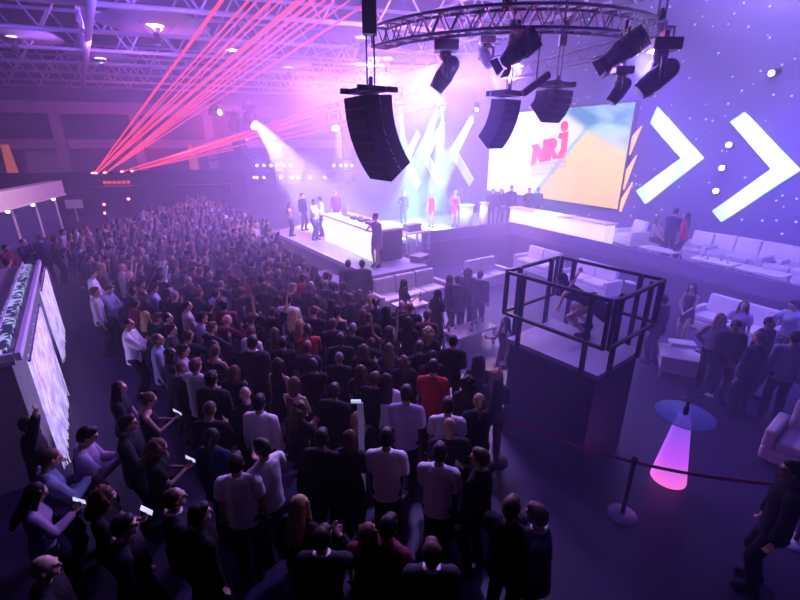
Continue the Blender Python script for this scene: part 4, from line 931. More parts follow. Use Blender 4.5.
def person(p, rz, pose='relaxed', sex='m', lod=1, h=1.76, skin='fair', hair='short', hc='dark brown', top='shirt', tc='black', bottom='trousers', bc='dark', collar=False, label=None, group=None, z0=None):
    D = figure(pose, sex, lod); s_ = h*HS/1.76
    o = bpy.data.objects.new('person', D['body']); COL.objects.link(o); o.location = p; o.rotation_euler = (0, 0, rz); o.scale = (s_, s_, s_); o.color = (*SKINS[skin], 1)
    tag(o, label, 'person', group)
    def ch(name, me, col, mtx=None):
        c = bpy.data.objects.new(name, me); COL.objects.link(c); c.parent = o; c.color = (*col, 1)
        if mtx is not None: c.matrix_local = mtx
        return c
    if hair != 'bald': ch('hair', hair_mesh(hair, lod), HAIRC[hc], D['J']['H'])
    if top == 'dress': ch('dress', D['dress'], CLOTH[tc])
    else:
        ch(TOPNAME[top], D[top], CLOTH[tc]); ch('trousers', D['trousers'], CLOTH[bc])
    for m_ in D['shoes']: ch('shoe', m_, CLOTH['dark'])
    if collar:
        if 'collar' not in _hair:
            mb = MB()
            for i in range(20):
                a, b_ = 2*math.pi*i/20, 2*math.pi*(i+1)/20
                mb.cap((.068*math.cos(a), .07*math.sin(a), 0), (.068*math.cos(b_), .07*math.sin(b_), 0), .017, .017, 6)
            _hair['collar'] = mb.mesh('collar', M_cloth, True)
        ch('collar', _hair['collar'], CLOTH['white'], D['J']['T']@Matrix.Translation(V((0, -.012, 1.50)))@Matrix.Rotation(R(-14), 4, 'X'))
    PEOPLE.append((o, D, dict(pose=pose, sex=sex, hair=hair, hc=hc, top=top, tc=tc, h=h)))
    return o
DJ = (-1.5, 17)
def head_at(px, py, h, z0=0.):         # foot point of a standing person whose head centre shows there
    q = at(px, py, z0+h*.932*HS); return V((q.x, q.y, z0))
M_screen = mat('lit_phone_screen', (.8, .9, 1), .3, emit=.7, ecol=(.7, .82, 1))
def phone(o, D, label, k='r', tilt=50):
    J = D['J']; M = Matrix.LocRotScale(o.location, o.rotation_euler, o.scale)
    p = (J['wrr']+J['wrl'])/2 if k == 'b' else J['wr'+k]; d = (J['wr'+('r' if k == 'b' else k)]-J['el'+('r' if k == 'b' else k)]).normalized(); c = M@(p+d*.1+V((0, 0, .05)))
    t = empty('mobile_phone', c, o.rotation_euler.z); t.rotation_euler = (R(-tilt), 0, o.rotation_euler.z); tag(t, label, 'phone', 'phones held in the crowd')
    MB().box((0, 0, 0), (.075, .15, .008)).build('case', M_black, t, bevel=.003); MB().box((0, 0, .005), (.068, .14, .002)).build('screen', M_screen, t)

FR = [  # px, py of head, h, pose, sex, skin, hair, hair colour, top, colour, collar, facing (point or degrees; None = stage), label
 (235, 465, 1.78, 'relaxed', 'm', 'tan', 'short', 'dark brown', 'tee', 'white', 0, 6, 'man in a white T-shirt seen from behind, next to another white T-shirt'),
 (264, 449, 1.80, 'drink', 'm', 'fair', 'short', 'dark brown', 'tee', 'white', 0, 55, 'man in a white T-shirt bending toward the white T-shirt beside him'),
 (297, 508, 1.68, 'clasp', 'f', 'fair', 'long', 'blond', 'tee', 'black', 0, -20, 'woman with long blond hair down a dark top, behind the white T-shirts'),
 (320, 545, 1.75, 'talk', 'm', 'fair', 'short', 'dark brown', 'jacket', 'dark', 1, 0, 'man in dark jacket with white collar, nearest below the long blond hair'),
 (386, 440, 1.80, 'clasp', 'm', 'tan', 'short', 'black', 'shirt', 'white', 0, -4, 'man in a white long-sleeved shirt, hands clasped before him'),
 (439, 455, 1.78, 'clasp', 'm', 'tan', 'short', 'dark brown', 'shirt', 'white', 0, -14, 'man in a white shirt beside the dark man near the podium'),
 (483, 459, 1.78, 'drink', 'm', 'fair', 'short', 'brown', 'shirt', 'black', 0, 50, 'brown-haired man in black turned sideways by the podium'),
 (432, 556, 1.76, 'relaxed', 'm', 'fair', 'short', 'brown', 'jacket', 'charcoal', 1, 0, 'man in charcoal jumper with white collar at the bottom edge'),
 (510, 510, 1.78, 'chin', 'm', 'fair', 'short', 'brown', 'jacket', 'dark', 0, -35, 'man in dark jacket with one hand at his face, chatting'),
 (545, 517, 1.78, 'talk', 'm', 'fair', 'short', 'brown', 'jacket', 'navy', 1, 75, 'man in navy suit gesturing toward the chatting man beside him'),
 (406, 395, 1.82, 'clasp', 'm', 'olive', 'short', 'black', 'shirt', 'lilac', 0, -8, 'broad man in a lilac shirt just behind the long-haired woman in white'),
 (448, 407, 1.76, 'relaxed', 'm', 'tan', 'short', 'dark brown', 'tee', 'white', 0, -6, 'man in a white T-shirt under the man in red'),
 (258, 404, 1.78, 'relaxed', 'm', 'tan', 'short', 'black', 'shirt', 'white', 0, -10, 'man in a white shirt alone among dark clothes in the middle'),
 (386, 381, 1.70, 'relaxed', 'f', 'fair', 'straight', 'dark brown', 'shirt', 'white', 0, -2, 'woman with long straight dark hair over a white top'),
 (349, 440, 1.68, 'clasp', 'f', 'fair', 'bob', 'auburn', 'shirt', 'dark', 0, -8, 'auburn-haired woman in dark, beside the clasped-hands white shirt'),
 (320, 440, 1.76, 'clasp', 'm', 'fair', 'short', 'dark brown', 'shirt', 'black', 0, -12, 'short-haired man in black beside the auburn-haired woman'),
 (386, 530, 1.75, 'clasp', 'm', 'tan', 'short', 'black', 'jacket', 'maroon', 0, -30, 'dark-haired man in maroon below the clasped-hands white shirt'),
 (366, 536, 1.66, 'relaxed', 'f', 'fair', 'bob', 'auburn', 'tee', 'maroon', 0, -20, 'auburn-haired woman close to the maroon jacket'),
 (433, 368, 1.80, 'clasp', 'm', 'tan', 'short', 'black', 'shirt', 'red', 0, -10, 'broad man in a red sweater near the podium'),
 (468, 383, 1.72, 'clasp', 'f', 'fair', 'curly', 'dark brown', 'shirt', 'charcoal', 0, -4, 'woman with big dark curly hair between red sweater and podium'),
 (479, 362, 1.72, 'relaxed', 'f', 'fair', 'long', 'black', 'tee', 'black', 0, -5, 'woman with long black hair beside the podium corner'),
 (497, 376, 1.70, 'clasp', 'f', 'fair', 'long', 'blond', 'shirt', 'charcoal', 0, -5, 'blond woman in grey right against the podium'),
 (428, 332, 1.70, 'relaxed', 'f', 'fair', 'curly', 'blond', 'jacket', 'black', 0, -12, 'woman with curly blond hair and black jacket near the bottle table'),
 (453, 342, 1.74, 'clasp', 'm', 'fair', 'short', 'black', 'shirt', 'black', 0, -10, 'short dark-haired man in black before the bottle table'),
 (408, 322, 1.70, 'relaxed', 'f', 'fair', 'straight', 'black', 'tee', 'dark', 0, -6, 'woman with straight black hair beside the curly blond one'),
 (403, 283, 1.70, 'drink', 'f', 'fair', 'long', 'black', 'tee', 'dark', 0, -70, 'woman with long black hair holding a glass at the long sofa'),
 (78, 436, 1.78, 'phone', 'm', 'fair', 'short', 'black', 'shirt', 'lilac', 0, -60, 'man in a pale shirt with dark straps by the end of the glowing curtain'),
 (25, 425, 1.76, 'arm_up', 'm', 'olive', 'crop', 'dark brown', 'shirt', 'dark', 0, -60, 'dark-dressed man with raised hand against the kiosk wall'),
 (40, 461, 1.80, 'phone', 'm', 'fair', 'crop', 'brown', 'shirt', 'pale blue', 0, -40, 'cropped-haired man in pale blue shirt reading a phone'),
 (25, 495, 1.66, 'phone', 'f', 'fair', 'long', 'black', 'shirt', 'lilac', 0, -50, 'dark-haired woman in lilac top looking at a lit phone'),
 (38, 570, 1.76, 'relaxed', 'm', 'fair', 'bald', 'brown', 'jacket', 'black', 0, -60, 'bald man in black at the bottom corner'),
 (95, 497, 1.68, 'phone', 'f', 'fair', 'curly', 'auburn', 'tee', 'black', 0, -70, 'woman with big curly auburn hair holding something small'),
 (120, 527, 1.74, 'relaxed', 'm', 'fair', 'short', 'black', 'jacket', 'dark', 0, -70, 'black-haired man in dark behind the curly auburn hair'),
 (170, 500, 1.78, 'relaxed', 'm', 'fair', 'crop', 'brown', 'jacket', 'dark', 1, -55, 'man with cropped hair, white collar and dark jacket looking sideways'),
 (196, 516, 1.72, 'relaxed', 'm', 'fair', 'short', 'black', 'jacket', 'black', 0, -50, 'man in black next to the white collar and cropped hair'),
 (126, 324, 1.78, 'folded', 'm', 'tan', 'crop', 'black', 'shirt', 'white', 0, -75, 'man in white sweater with folded arms standing apart on the open floor'),
 (115, 388, 1.68, 'clasp', 'f', 'fair', 'long', 'dark brown', 'tee', 'dark', 0, -70, 'long-haired woman in dark standing below the folded-arms man'),
 (142, 400, 1.68, 'phone', 'f', 'fair', 'bun', 'brown', 'dress', 'black', 0, -60, 'brown-haired woman with bare shoulders and a phone'),
 (124, 424, 1.78, 'drink', 'm', 'tan', 'short', 'black', 'jacket', 'dark', 0, -75, 'dark-haired man in a dark jacket holding a drink near the glowing curtain'),
 (150, 448, 1.66, 'phone', 'f', 'fair', 'curly', 'auburn', 'tee', 'black', 0, -60, 'woman with wavy auburn hair before the phone holders'),
 (252, 343, 1.86, 'relaxed', 'm', 'tan', 'short', 'black', 'jacket', 'charcoal', 1, 0, 'broad man in a charcoal suit with a white collar edge'),
 (210, 380, 1.84, 'relaxed', 'm', 'tan', 'short', 'black', 'jacket', 'dark', 0, -10, 'big man in dark jacket in front of the charcoal suit'),
 (246, 395, 1.72, 'relaxed', 'm', 'fair', 'bald', 'brown', 'shirt', 'dark', 0, 40, 'bald man looking sideways behind a white shirt'),
 (287, 300, 1.86, 'clasp', 'm', 'tan', 'short', 'black', 'shirt', 'white', 0, -5, 'big man in a white shirt farther back in the middle'),
 (299, 325, 1.68, 'relaxed', 'f', 'fair', 'long', 'blond', 'tee', 'dark', 0, -25, 'blond woman catching warm light beside the far white shirt'),
 (277, 365, 1.70, 'relaxed', 'f', 'fair', 'long', 'dark brown', 'dress', 'black', 0, -20, 'woman with long brown hair and bare arms in the middle'),
 (293, 385, 1.68, 'clasp', 'f', 'fair', 'bob', 'brown', 'dress', 'maroon', 0, -15, 'bob-haired woman in maroon before the bare-armed one'),
 (296, 410, 1.70, 'phone', 'f', 'fair', 'curly', 'brown', 'tee', 'dark', 0, -25, 'curly brown-haired woman with head bowed beside the bob-haired one in maroon'),
 (360, 372, 1.68, 'relaxed', 'f', 'fair', 'long', 'auburn', 'tee', 'black', 0, -20, 'long auburn-haired woman beside the woman in white'),
 (373, 380, 1.70, 'clasp', 'm', 'tan', 'short', 'brown', 'shirt', 'dark', 0, -30, 'short man turned to the stage beside the woman in white'),
 (333, 392, 1.75, 'relaxed', 'm', 'fair', 'short', 'dark brown', 'shirt', 'black', 0, -15, 'man in black shirt alone beside the light strip'),
 (155, 318, 1.72, 'clasp', 'm', 'fair', 'short', 'brown', 'jacket', 'dark', 0, -60, 'brown-haired man in dark two places from the folded-arms man'),
 (165, 318, 1.76, 'relaxed', 'm', 'fair', 'crop', 'black', 'jacket', 'black', 0, -60, 'cropped-haired man in black near the folded-arms man'),
 (169, 330, 1.70, 'relaxed', 'm', 'fair', 'short', 'black', 'shirt', 'charcoal', 0, -65, 'man in charcoal shirt, face lit, in the row by the open floor'),
 (155, 340, 1.80, 'relaxed', 'm', 'tan', 'crop', 'brown', 'shirt', 'pale blue', 0, -65, 'man in a pale blue shirt at the edge of the open floor'),
 (168, 354, 1.68, 'relaxed', 'f', 'fair', 'bob', 'black', 'tee', 'dark', 0, -65, 'bob-haired woman in dark close to the pale blue shirt'),
 (180, 351, 1.72, 'clasp', 'm', 'fair', 'short', 'black', 'shirt', 'lilac', 0, -60, 'man in a lilac shirt near the edge of the open floor'),
 (105, 288, 1.76, 'phone', 'm', 'fair', 'short', 'brown', 'shirt', 'pale blue', 0, -80, 'man in pale blue with both hands up front by the kiosk'),
 (93, 292, 1.78, 'relaxed', 'm', 'tan', 'short', 'brown', 'shirt', 'pale grey', 0, -60, 'man in pale grey shirt standing by the kiosk end'),
 (139, 284, 1.74, 'relaxed', 'm', 'tan', 'short', 'black', 'shirt', 'red', 0, -60, 'man in a red shirt in the side of the crowd'),
 (152, 288, 1.70, 'clasp', 'm', 'tan', 'short', 'black', 'shirt', 'pale blue', 0, -60, 'man in light blue beside the red shirt'),
 (90, 274, 1.78, 'clasp', 'm', 'tan', 'short', 'black', 'shirt', 'white', 0, -60, 'man in white shirt behind the pale blue one by the kiosk'),
 (160, 272, 1.80, 'both_up', 'm', 'tan', 'short', 'black', 'shirt', 'white', 0, -60, 'man in white shirt with both arms lifted in the side crowd'),
 (185, 306, 1.70, 'clasp', 'm', 'fair', 'crop', 'black', 'shirt', 'pale grey', 0, -60, 'man in a pale grey shirt beside dark jackets, mid crowd'),
 (200, 318, 1.78, 'relaxed', 'm', 'tan', 'short', 'black', 'shirt', 'lilac', 0, -50, 'man in lilac shirt with his back turned, mid crowd'),
 (6, 262, 1.80, 'relaxed', 'm', 'tan', 'short', 'black', 'shirt', 'pale blue', 0, -10, 'man in a pale blue shirt behind the kiosk roof, back turned'),
 (22, 242, 1.78, 'drink', 'm', 'fair', 'crop', 'brown', 'jacket', 'navy', 0, -90, 'man in navy by the exhibition booth holding a drink'),
 (40, 238, 1.86, 'relaxed', 'm', 'fair', 'short', 'brown', 'shirt', 'denim', 0, 60, 'tall man in denim blue before the exhibition booth'),
 (4, 248, 1.74, 'clasp', 'm', 'fair', 'short', 'brown', 'shirt', 'maroon', 0, -90, 'man in maroon at the edge by the exhibition booth'),
 (52, 240, 1.80, 'talk', 'm', 'olive', 'short', 'black', 'jacket', 'black', 0, -70, 'man in black jacket leaning by the tall denim shirt'),
 (62, 232, 1.74, 'relaxed', 'm', 'fair', 'short', 'brown', 'shirt', 'pale grey', 0, -80, 'man in pale grey under the last booth post'),
 # right side guests
 (735, 325, 1.80, 'clasp', 'm', 'olive', 'short', 'black', 'jacket', 'navy', 0, 165, 'man in navy jacket facing the camera beside the broad back-turned one'),
 (762, 338, 1.80, 'relaxed', 'm', 'tan', 'crop', 'brown', 'jacket', 'navy', 0, 20, 'broad man in navy jacket with his back turned, by the white table'),
 (768, 322, 1.80, 'relaxed', 'm', 'tan', 'crop', 'black', 'jacket', 'dark', 0, -160, 'man in dark behind the broad navy jacket'),
 (796, 338, 1.82, 'relaxed', 'm', 'tan', 'short', 'black', 'shirt', 'pale blue', 0, -30, 'man in a pale blue shirt at the picture edge by the sofas'),
 (722, 318, 1.72, 'hip', 'f', 'fair', 'long', 'blond', 'shirt', 'pale grey', 0, 150, 'fair-haired woman in pale grey between sofa and the camera-facing man'),
 (745, 305, 1.70, 'drink', 'f', 'fair', 'straight', 'brown', 'tee', 'lilac', 0, 120, 'woman in lilac by the white sofa under the terrace'),
 (798, 305, 1.74, 'talk', 'm', 'fair', 'short', 'black', 'shirt', 'pale blue', 0, 100, 'man in pale blue at the picture edge below the terrace'),
 (665, 300, 1.74, 'relaxed', 'm', 'fair', 'short', 'black', 'jacket', 'dark', 0, 30, 'man in dark jacket right behind the podium cage post'),
 (694, 287, 1.66, 'clasp', 'f', 'fair', 'long', 'dark brown', 'dress', 'dark', 0, 120, 'long-haired woman in dark dress beyond the white table'),
 (798, 472, 1.82, 'relaxed', 'm', 'tan', 'short', 'black', 'jacket', 'dark', 0, 60, 'person in a long dark coat at the picture edge by the barrier'),
 (507, 322, 1.70, 'drink', 'f', 'tan', 'straight', 'black', 'dress', 'dark', 0, 100, 'bare-armed woman in dark dress just behind the podium corner'),
 (449, 279, 1.72, 'drink', 'f', 'fair', 'long', 'brown', 'jacket', 'navy', 0, -100, 'woman with lit hair edge beside three dark-clad guests at the sofas'),
 (437, 294, 1.70, 'relaxed', 'f', 'fair', 'straight', 'black', 'tee', 'black', 0, -50, 'slim woman with straight black hair by the sofas'),
 (458, 280, 1.76, 'relaxed', 'm', 'tan', 'short', 'black', 'jacket', 'black', 0, 0, 'dark-clad man, first of three standing together under the terrace'),
 (468, 272, 1.82, 'relaxed', 'f', 'fair', 'curly', 'dark brown', 'jacket', 'black', 0, -10, 'tallest of three guests together under the terrace, full curly hair'),
 (480, 275, 1.78, 'relaxed', 'm', 'fair', 'short', 'black', 'jacket', 'black', 0, -20, 'broad-shouldered third of the guests together under the terrace'),
 (348, 264, 1.80, 'relaxed', 'm', 'tan', 'short', 'black', 'jacket', 'navy', 0, -5, 'dark silhouette man standing right before the stage corner, shorter of two'),
 (362, 264, 1.84, 'relaxed', 'm', 'tan', 'short', 'black', 'jacket', 'navy', 0, 5, 'dark silhouette man at the stage corner, taller of two'),
]
for i, (px, py, h, pose, sex, sk_, ha, hc, top, tcol, col_, fc, lab) in enumerate(FR):
    p = head_at(px, py, h); lod = 2 if p.length < 9.5 else 1
    person(p, R(fc), pose, sex, lod, h, sk_, ha, hc, top, tcol, collar=bool(col_), label=lab, group='guests')
for idx, lab, k in ((28, 'lit phone held by the cropped-haired man in pale blue', 'b'), (29, 'bright white phone held by the woman in lilac', 'b'), (37, 'small lit phone held by the bare-shouldered woman', 'b'), (31, 'dim phone held by the curly auburn-haired woman', 'b'), (39, 'small glowing phone by the wavy auburn hair', 'b'), (26, 'phone held by the man with straps', 'b')):
    o, D, _ = PEOPLE[idx]; phone(o, D, lab, k)
# straps on the pale-shirted man
o, D, _ = PEOPLE[26]
for s_ in (-1, 1):
    mb = MB(); q = [V((.09*s_, .125, 1.2)), V((.10*s_, .09, 1.40)), V((.095*s_, .0, 1.50)), V((.085*s_, -.095, 1.38)), V((.05*s_, -.13, 1.1))]
    for a, b_ in zip(q, q[1:]): mb.cap(a, b_, .02, .02, 8, .35, V((1, 0, 0)))
    c = mb.build('strap', M_black, o, True)
# tall lit banner strip held up in the crowd
q = at(360, 402, 1.72); t = empty('light_stick', V((q.x, q.y, .35))); tag(t, 'tall pale glowing strip standing among the crowd behind the woman in white', 'light strip')
MB().box((0, 0, .68), (.07, .03, 1.36)).build('tube', mat('pale_strip', (.2, .17, .35), .4, emit=.08, ecol=(.5, .4, 1)), t); MB().box((-.05, 0, 1.38), (.12, .04, .03)).build('tip', mat('lit_tip', (.5, .6, .8), .3, emit=.5, ecol=(.7, .85, 1)), t)
MB().tube((0, 0, -.35), (0, 0, 0), .02).build('foot', M_black, t)

# people on stage and terrace
FEET = {(312, 203): (315, 240), (320, 207): (323, 236), (374, 212): (377, 266), (292, 213): (291, 236), (330, 206): (337, 226), (302, 207): (304, 230), (402, 196): (404, 226)}
def stage_person(px, py, fy, z, **k):      # head at px,py ; feet at height z under it
    h = k.pop('h', 1.74); p = head_at(px, py, h, z)
    ft = FEET.get((px, py))
    if ft: p = at(*ft, z)
    if z == ZP: p = ter(px, 1.0 if px > 600 else 1.6); p = ray(px, 195, 19.6+(px-430)*.012) if px < 545 else p; p.z = ZP
    return person(p, **{'h': h, **k})
SP = [(312, 203, ZS, dict(rz=R(-110), pose='talk', top='shirt', tc='white', bc='denim', hc='black', skin='tan', label='performer in a white shirt and jeans at the end of the DJ booth')),
      (320, 207, ZS, dict(rz=R(100), pose='clasp', top='shirt', tc='white', bc='dark', hc='brown', label='person in white just behind the performer in jeans')),
      (374, 212, ZS, dict(rz=R(160), pose='talk', sex='f', hair='bun', hc='black', top='dress', tc='pale grey', skin='fair', h=1.8, label='woman in a short pale dress with bare legs in front of the booth')),
      (292, 213, ZS, dict(rz=R(-90), pose='clasp', sex='f', hair='long', hc='auburn', top='tee', tc='beige', label='auburn-haired woman standing at the far stage edge', h=1.5)),
      (330, 206, ZS, dict(rz=R(-150), pose='relaxed', hc='brown', tc='maroon', label='person in maroon behind the DJ booth end')),
      (302, 207, ZS, dict(rz=R(-120), pose='relaxed', hc='black', tc='black', label='person in black at the back of the stage by the jeans performer')),
      (402, 196, ZS, dict(rz=R(170), pose='drink', hc='black', tc='navy', label='person in navy far behind the dark cabinet on stage')),
      (432, 199, ZP, dict(rz=R(150), pose='relaxed', sex='f', hair='long', hc='blond', top='dress', tc='red', label='woman in a red dress at the near end of the terrace')),
      (456, 197, ZP, dict(rz=R(170), pose='hip', sex='f', hair='long', hc='brown', top='dress', tc='red', label='woman in a long red dress beside the round plinth')),
      (493, 195, ZP, dict(rz=R(170), pose='relaxed', hc='black', tc='black', label='dark silhouette before the video screen, first from its pale edge')),
      (501, 197, ZP, dict(rz=R(-170), pose='clasp', sex='f', hair='bob', hc='black', tc='black', label='dark silhouette before the video screen, second, with bobbed hair')),
      (511, 193, ZP, dict(rz=R(180), pose='relaxed', hc='black', tc='dark', h=1.88, label='tallest dark silhouette before the video screen')),
      (529, 199, ZP, dict(rz=R(180), pose='drink', hc='black', tc='dark', label='dark silhouette before the video screen below the logo')),
      (538, 201, ZP, dict(rz=R(160), pose='relaxed', hc='black', tc='black', label='dark silhouette beside the one below the logo')),
      (671, 226, ZP, dict(rz=R(-60), pose='clasp', hc='black', tc='navy', h=1.82, label='taller of the couple on the terrace, in dark clothes')),
      (685, 231, ZP, dict(rz=R(40), pose='relaxed', sex='f', hair='long', hc='black', top='shirt', tc='red', h=1.74, label='woman in a red top with the taller man on the terrace'))]
      #(600, 222, ZP, dict(rz=R(150), pose='drink', sex='f', hair='long', hc='brown', tc='lilac', label='person in lilac lost in glare behind the bar end')),
      #(572, 218, ZP, dict(rz=R(190), pose='relaxed', hc='brown', tc='maroon', label='person in maroon lost in glare behind the middle bar'))
for px, py, z, k in SP:
    stage_person(px, py, 0, z, lod=1, group='people on stage and terrace', **k)
# seated guest and dancer
person(ter(655, 1.5)+V((0, 0, 0)), R(-150), 'seated', 'f', 1, 1.7, 'fair', 'long', 'brown', 'shirt', 'beige', label='seated woman in beige on the terrace beside the couple', group='people on stage and terrace')
o = person(at(588, 333, ZD), R(62), 'dance', 'f', 2, 1.66, 'fair', 'straight', 'black', 'dress', 'black', label='dancer bending low inside the cage on the podium with arms spread', group='people on stage and terrace')

# ------------------------------------------------------------------ the crowd
POLY = [(66, 232), (112, 222), (200, 196), (262, 198), (272, 236), (300, 256), (338, 280), (366, 296), (400, 300), (432, 318), (500, 392), (498, 436), (440, 432), (340, 425), (230, 432), (205, 440), (182, 400), (150, 330), (110, 268), (82, 262)]
def inside(x, y, P=POLY):
    r_ = False; j = len(P)-1
    for i in range(len(P)):
        if (P[i][1] > y) != (P[j][1] > y) and x < (P[j][0]-P[i][0])*(y-P[i][1])/(P[j][1]-P[i][1])+P[i][0]: r_ = not r_
        j = i
    return r_
rn = random.Random(11)
taken = [(o.location.x, o.location.y, .44) for o, D, _ in PEOPLE]
grid = {}
def ok(x, y, r_):
    for (a, b_, rr_) in taken:
        if (a-x)**2+(b_-y)**2 < max(r_, rr_)**2: return False
    gx, gy = int(x//1), int(y//1)
    for i in (-1, 0, 1):
        for j in (-1, 0, 1):
            for (a, b_) in grid.get((gx+i, gy+j), ()):
                if (a-x)**2+(b_-y)**2 < r_*r_: return False
    return True
def in_stage(p): 
    q = p-K; a, b_ = q.dot(A), q.dot(Bd); return a > -.5 and b_ > -.45
cand = []
for _ in range(60000):
    y = rn.uniform(3, 40); x = rn.uniform(-26, 3.5)
    h = rn.uniform(1.62, 1.84); p = V((x, y, 0)); px, py = to_px(V((x, y, h*.88)))
    if not inside(px, py) or in_stage(p): continue
    if (p-cd).dot(B2) > -2.6 and abs((p-cd).dot(A2)) < 9: continue
    pq = p-pd.location; 
    if px > 495 and py > 300: continue
    r_ = .41 if y < 12 else (.40 if y < 20 else .44)
    if not ok(x, y, r_): continue
    grid.setdefault((int(x//1), int(y//1)), []).append((x, y)); cand.append((p.length, x, y, h, px, py))
cand.sort()
NIND = 300-len(PEOPLE)
def pick(rn, d):
    f = rn.random() < .42
    hair = rn.choice(('long', 'straight', 'bob', 'curly', 'bun', 'ponytail', 'long')) if f else rn.choice(('short', 'short', 'crop', 'short', 'bald' if rn.random() < .3 else 'crop'))
    hc = rn.choice(('black', 'black', 'dark brown', 'dark brown', 'brown', 'auburn' if f else 'grey', 'blond' if f else 'brown'))
    top = rn.choice(('tee', 'dress', 'shirt', 'jacket')) if f else rn.choice(('shirt', 'jacket', 'tee', 'jacket'))
    tc_ = rn.choice(('black', 'dark', 'black', 'charcoal', 'navy', 'dark', 'black', 'dark', 'maroon', 'black')) if rn.random() < .88 else rn.choice(('white', 'pale grey', 'lilac', 'pale blue', 'beige', 'red'))
    if top == 'jacket' and tc_ in ('white', 'lilac'): top = 'shirt'
    pose = rn.choice(('relaxed', 'clasp', 'drink', 'arm_up' if rn.random() < .35 else 'clasp', 'relaxed', 'both_up' if rn.random() < .2 else 'phone', 'phone', 'folded', 'talk', 'hip'))
    return dict(sex='f' if f else 'm', hair=hair, hc=hc, top=top, tc=tc_, pose=pose, skin=rn.choice(('fair', 'tan', 'fair', 'olive', 'tan', 'brown')))
crowd = []
for d, x, y, h, px, py in cand[:NIND]:
    k = pick(rn, d); rz = face_to((x, y), DJ)+rn.gauss(0, .28)
    if k['pose'] == 'hip' and k['sex'] == 'm': k['pose'] = 'relaxed'
    o = person((x, y, 0), rz, lod=1 if d < 13 else 0, h=h*(.97 if k['sex'] == 'f' else 1), group='guests standing in the crowd', bc=rn.choice(('dark', 'black', 'denim', 'charcoal')), **k)
    crowd.append((o, k, x, y, px, py))
# labels for the crowd: look first, then the nearest described neighbour, then order
HN = {'long': 'long %s hair', 'straight': 'straight %s hair', 'bob': 'bobbed %s hair', 'curly': 'curly %s hair', 'bun': '%s hair bun', 'ponytail': '%s ponytail', 'short': 'short %s hair', 'crop': 'cropped %s hair'}
TN = {'tee': 'T-shirt', 'shirt': 'shirt', 'jacket': 'jacket', 'dress': 'dress'}
PN = {'relaxed': 'arms down', 'clasp': 'hands clasped', 'drink': 'one hand raised to chest', 'arm_up': 'one arm up', 'both_up': 'both arms up', 'phone': 'head bowed', 'folded': 'arms folded', 'talk': 'gesturing', 'hip': 'hand on hip'}
def zone(px, py):
    a = 'near' if py > 370 else ('middle' if py > 290 else ('far' if py > 245 else 'farthest'))
    b_ = 'kiosk side' if px < 190 else ('centre' if px < 320 else 'podium side' if py > 300 else 'stage side')
    return a, b_
by = {}
for o, k, x, y, px, py in crowd:
    who = 'woman' if k['sex'] == 'f' else 'man'
    hair = 'bald' if k['hair'] == 'bald' else HN[k['hair']] % k['hc']
    a, b_ = zone(px, py)
    lab = ('bald %s in %s %s' % (who, k['tc'], TN[k['top']]) if hair == 'bald' else '%s with %s in %s %s' % (who, hair, k['tc'], TN[k['top']]))+', '+PN[k['pose']]+', %s crowd, %s' % (a, b_)
    by.setdefault(lab, []).append((px, o))
def nwords(t): return len(t.replace(',', ' ').split())
for lab, v in by.items():
    v.sort(key=lambda t: t[0])
    for i, (px, o) in enumerate(v):
        l_ = lab
        if len(v) > 1: l_ = lab+(', leftmost such' if i == 0 else ', rightmost such' if i == len(v)-1 else ', between such')
        while nwords(l_.replace('-', ' ')) > 16 and 'dark brown' in l_: l_ = l_.replace('dark brown', 'brown', 1)
        if nwords(l_.replace('-', ' ')) > 16: l_ = l_.replace(', one hand raised to chest', ', hand raised')
        if nwords(l_.replace('-', ' ')) > 16: l_ = l_.replace(' with', '', 1)
        if nwords(l_.replace('-', ' ')) > 16: l_ = l_.replace(' crowd,', ',', 1)
        if nwords(l_.replace('-', ' ')) > 16: l_ = l_.replace(' such', '', 1)
        o['label'] = l_
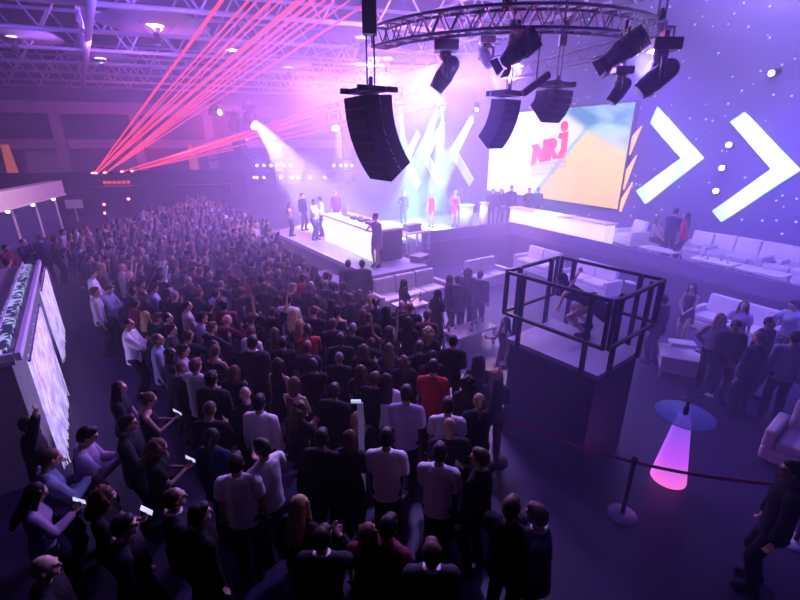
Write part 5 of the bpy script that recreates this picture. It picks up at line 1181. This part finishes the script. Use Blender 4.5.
# everybody farther back: one uncountable mass
rest = cand[NIND:]
vv, ff, mi = [], [], []
mats_ = [M_m := None]
def plain(n, c): return mat(n, c, .7)
skm = [plain('far_skin_a', SKINS['fair']), plain('far_skin_b', SKINS['tan']), plain('far_skin_c', SKINS['olive'])]
cm_ = [plain('far_cloth_'+c.replace(' ', '_'), CLOTH[c]) for c in ('black', 'dark', 'charcoal', 'navy', 'white', 'lilac', 'pale blue', 'maroon')]
hm_ = [plain('far_hair_'+c.replace(' ', '_'), HAIRC[c]) for c in ('black', 'dark brown', 'brown', 'blond')]
allm = skm+cm_+hm_
import numpy as np
LIB = {}
def lib(pose, sex, top):
    if (pose, sex, top) not in LIB:
        D = figure(pose, sex, 0); parts = []
        hm = hair_mesh('long' if sex == 'f' else 'short', 0)
        for me, kind, mtx in ((D['body'], 0, None), (D[top], 1, None), (D['trousers'] if top != 'dress' else None, 1, None), (hm, 2, D['J']['H'])):
            if me is None: continue
            co = np.empty(len(me.vertices)*3); me.vertices.foreach_get('co', co); co = co.reshape(-1, 3)
            if mtx is not None: m4 = np.array(mtx); co = co@m4[:3, :3].T+m4[:3, 3]
            parts.append((co, [tuple(p.vertices) for p in me.polygons], kind))
        LIB[(pose, sex, top)] = parts
    return LIB[(pose, sex, top)]
VV, FF, MI = [], [], []; base_i = 0
for d, x, y, h, px, py in rest:
    f = rn.random() < .4; pose = rn.choice(('relaxed', 'clasp', 'drink', 'arm_up', 'relaxed', 'both_up')); top = rn.choice(('dress', 'tee') if f else ('shirt', 'jacket'))
    rz = face_to((x, y), DJ)+rn.gauss(0, .3); c, s_ = math.cos(rz), math.sin(rz); k = h*HS/1.76; Rm = np.array([[c, -s_, 0], [s_, c, 0], [0, 0, 1]])
    a_ = rn.randrange(3); b_ = 3+(rn.randrange(4) if rn.random() < .75 else 4+rn.randrange(4)); c_ = 11+rn.randrange(4)
    for co, fs, kind in lib(pose, 'f' if f else 'm', top):
        VV.append((co*k)@Rm.T+np.array([x, y, 0])); FF += [tuple(i+base_i for i in q) for q in fs]; MI += [(a_, b_, c_)[kind]]*len(fs); base_i += len(co)
if VV:
    me = bpy.data.meshes.new('crowd'); me.from_pydata(np.concatenate(VV).tolist(), [], FF)
    for m_ in allm: me.materials.append(m_)
    me.polygons.foreach_set('material_index', MI); me.polygons.foreach_set('use_smooth', [True]*len(FF)); me.update()
    o = bpy.data.objects.new('crowd', me); COL.objects.link(o); tag(o, 'dense far part of the crowd stretching back to the control desk', 'crowd', None, 'stuff')
print('people', len(PEOPLE), 'rest', len(rest), 'verts', base_i)
bpy.data.scenes.remove(WS)
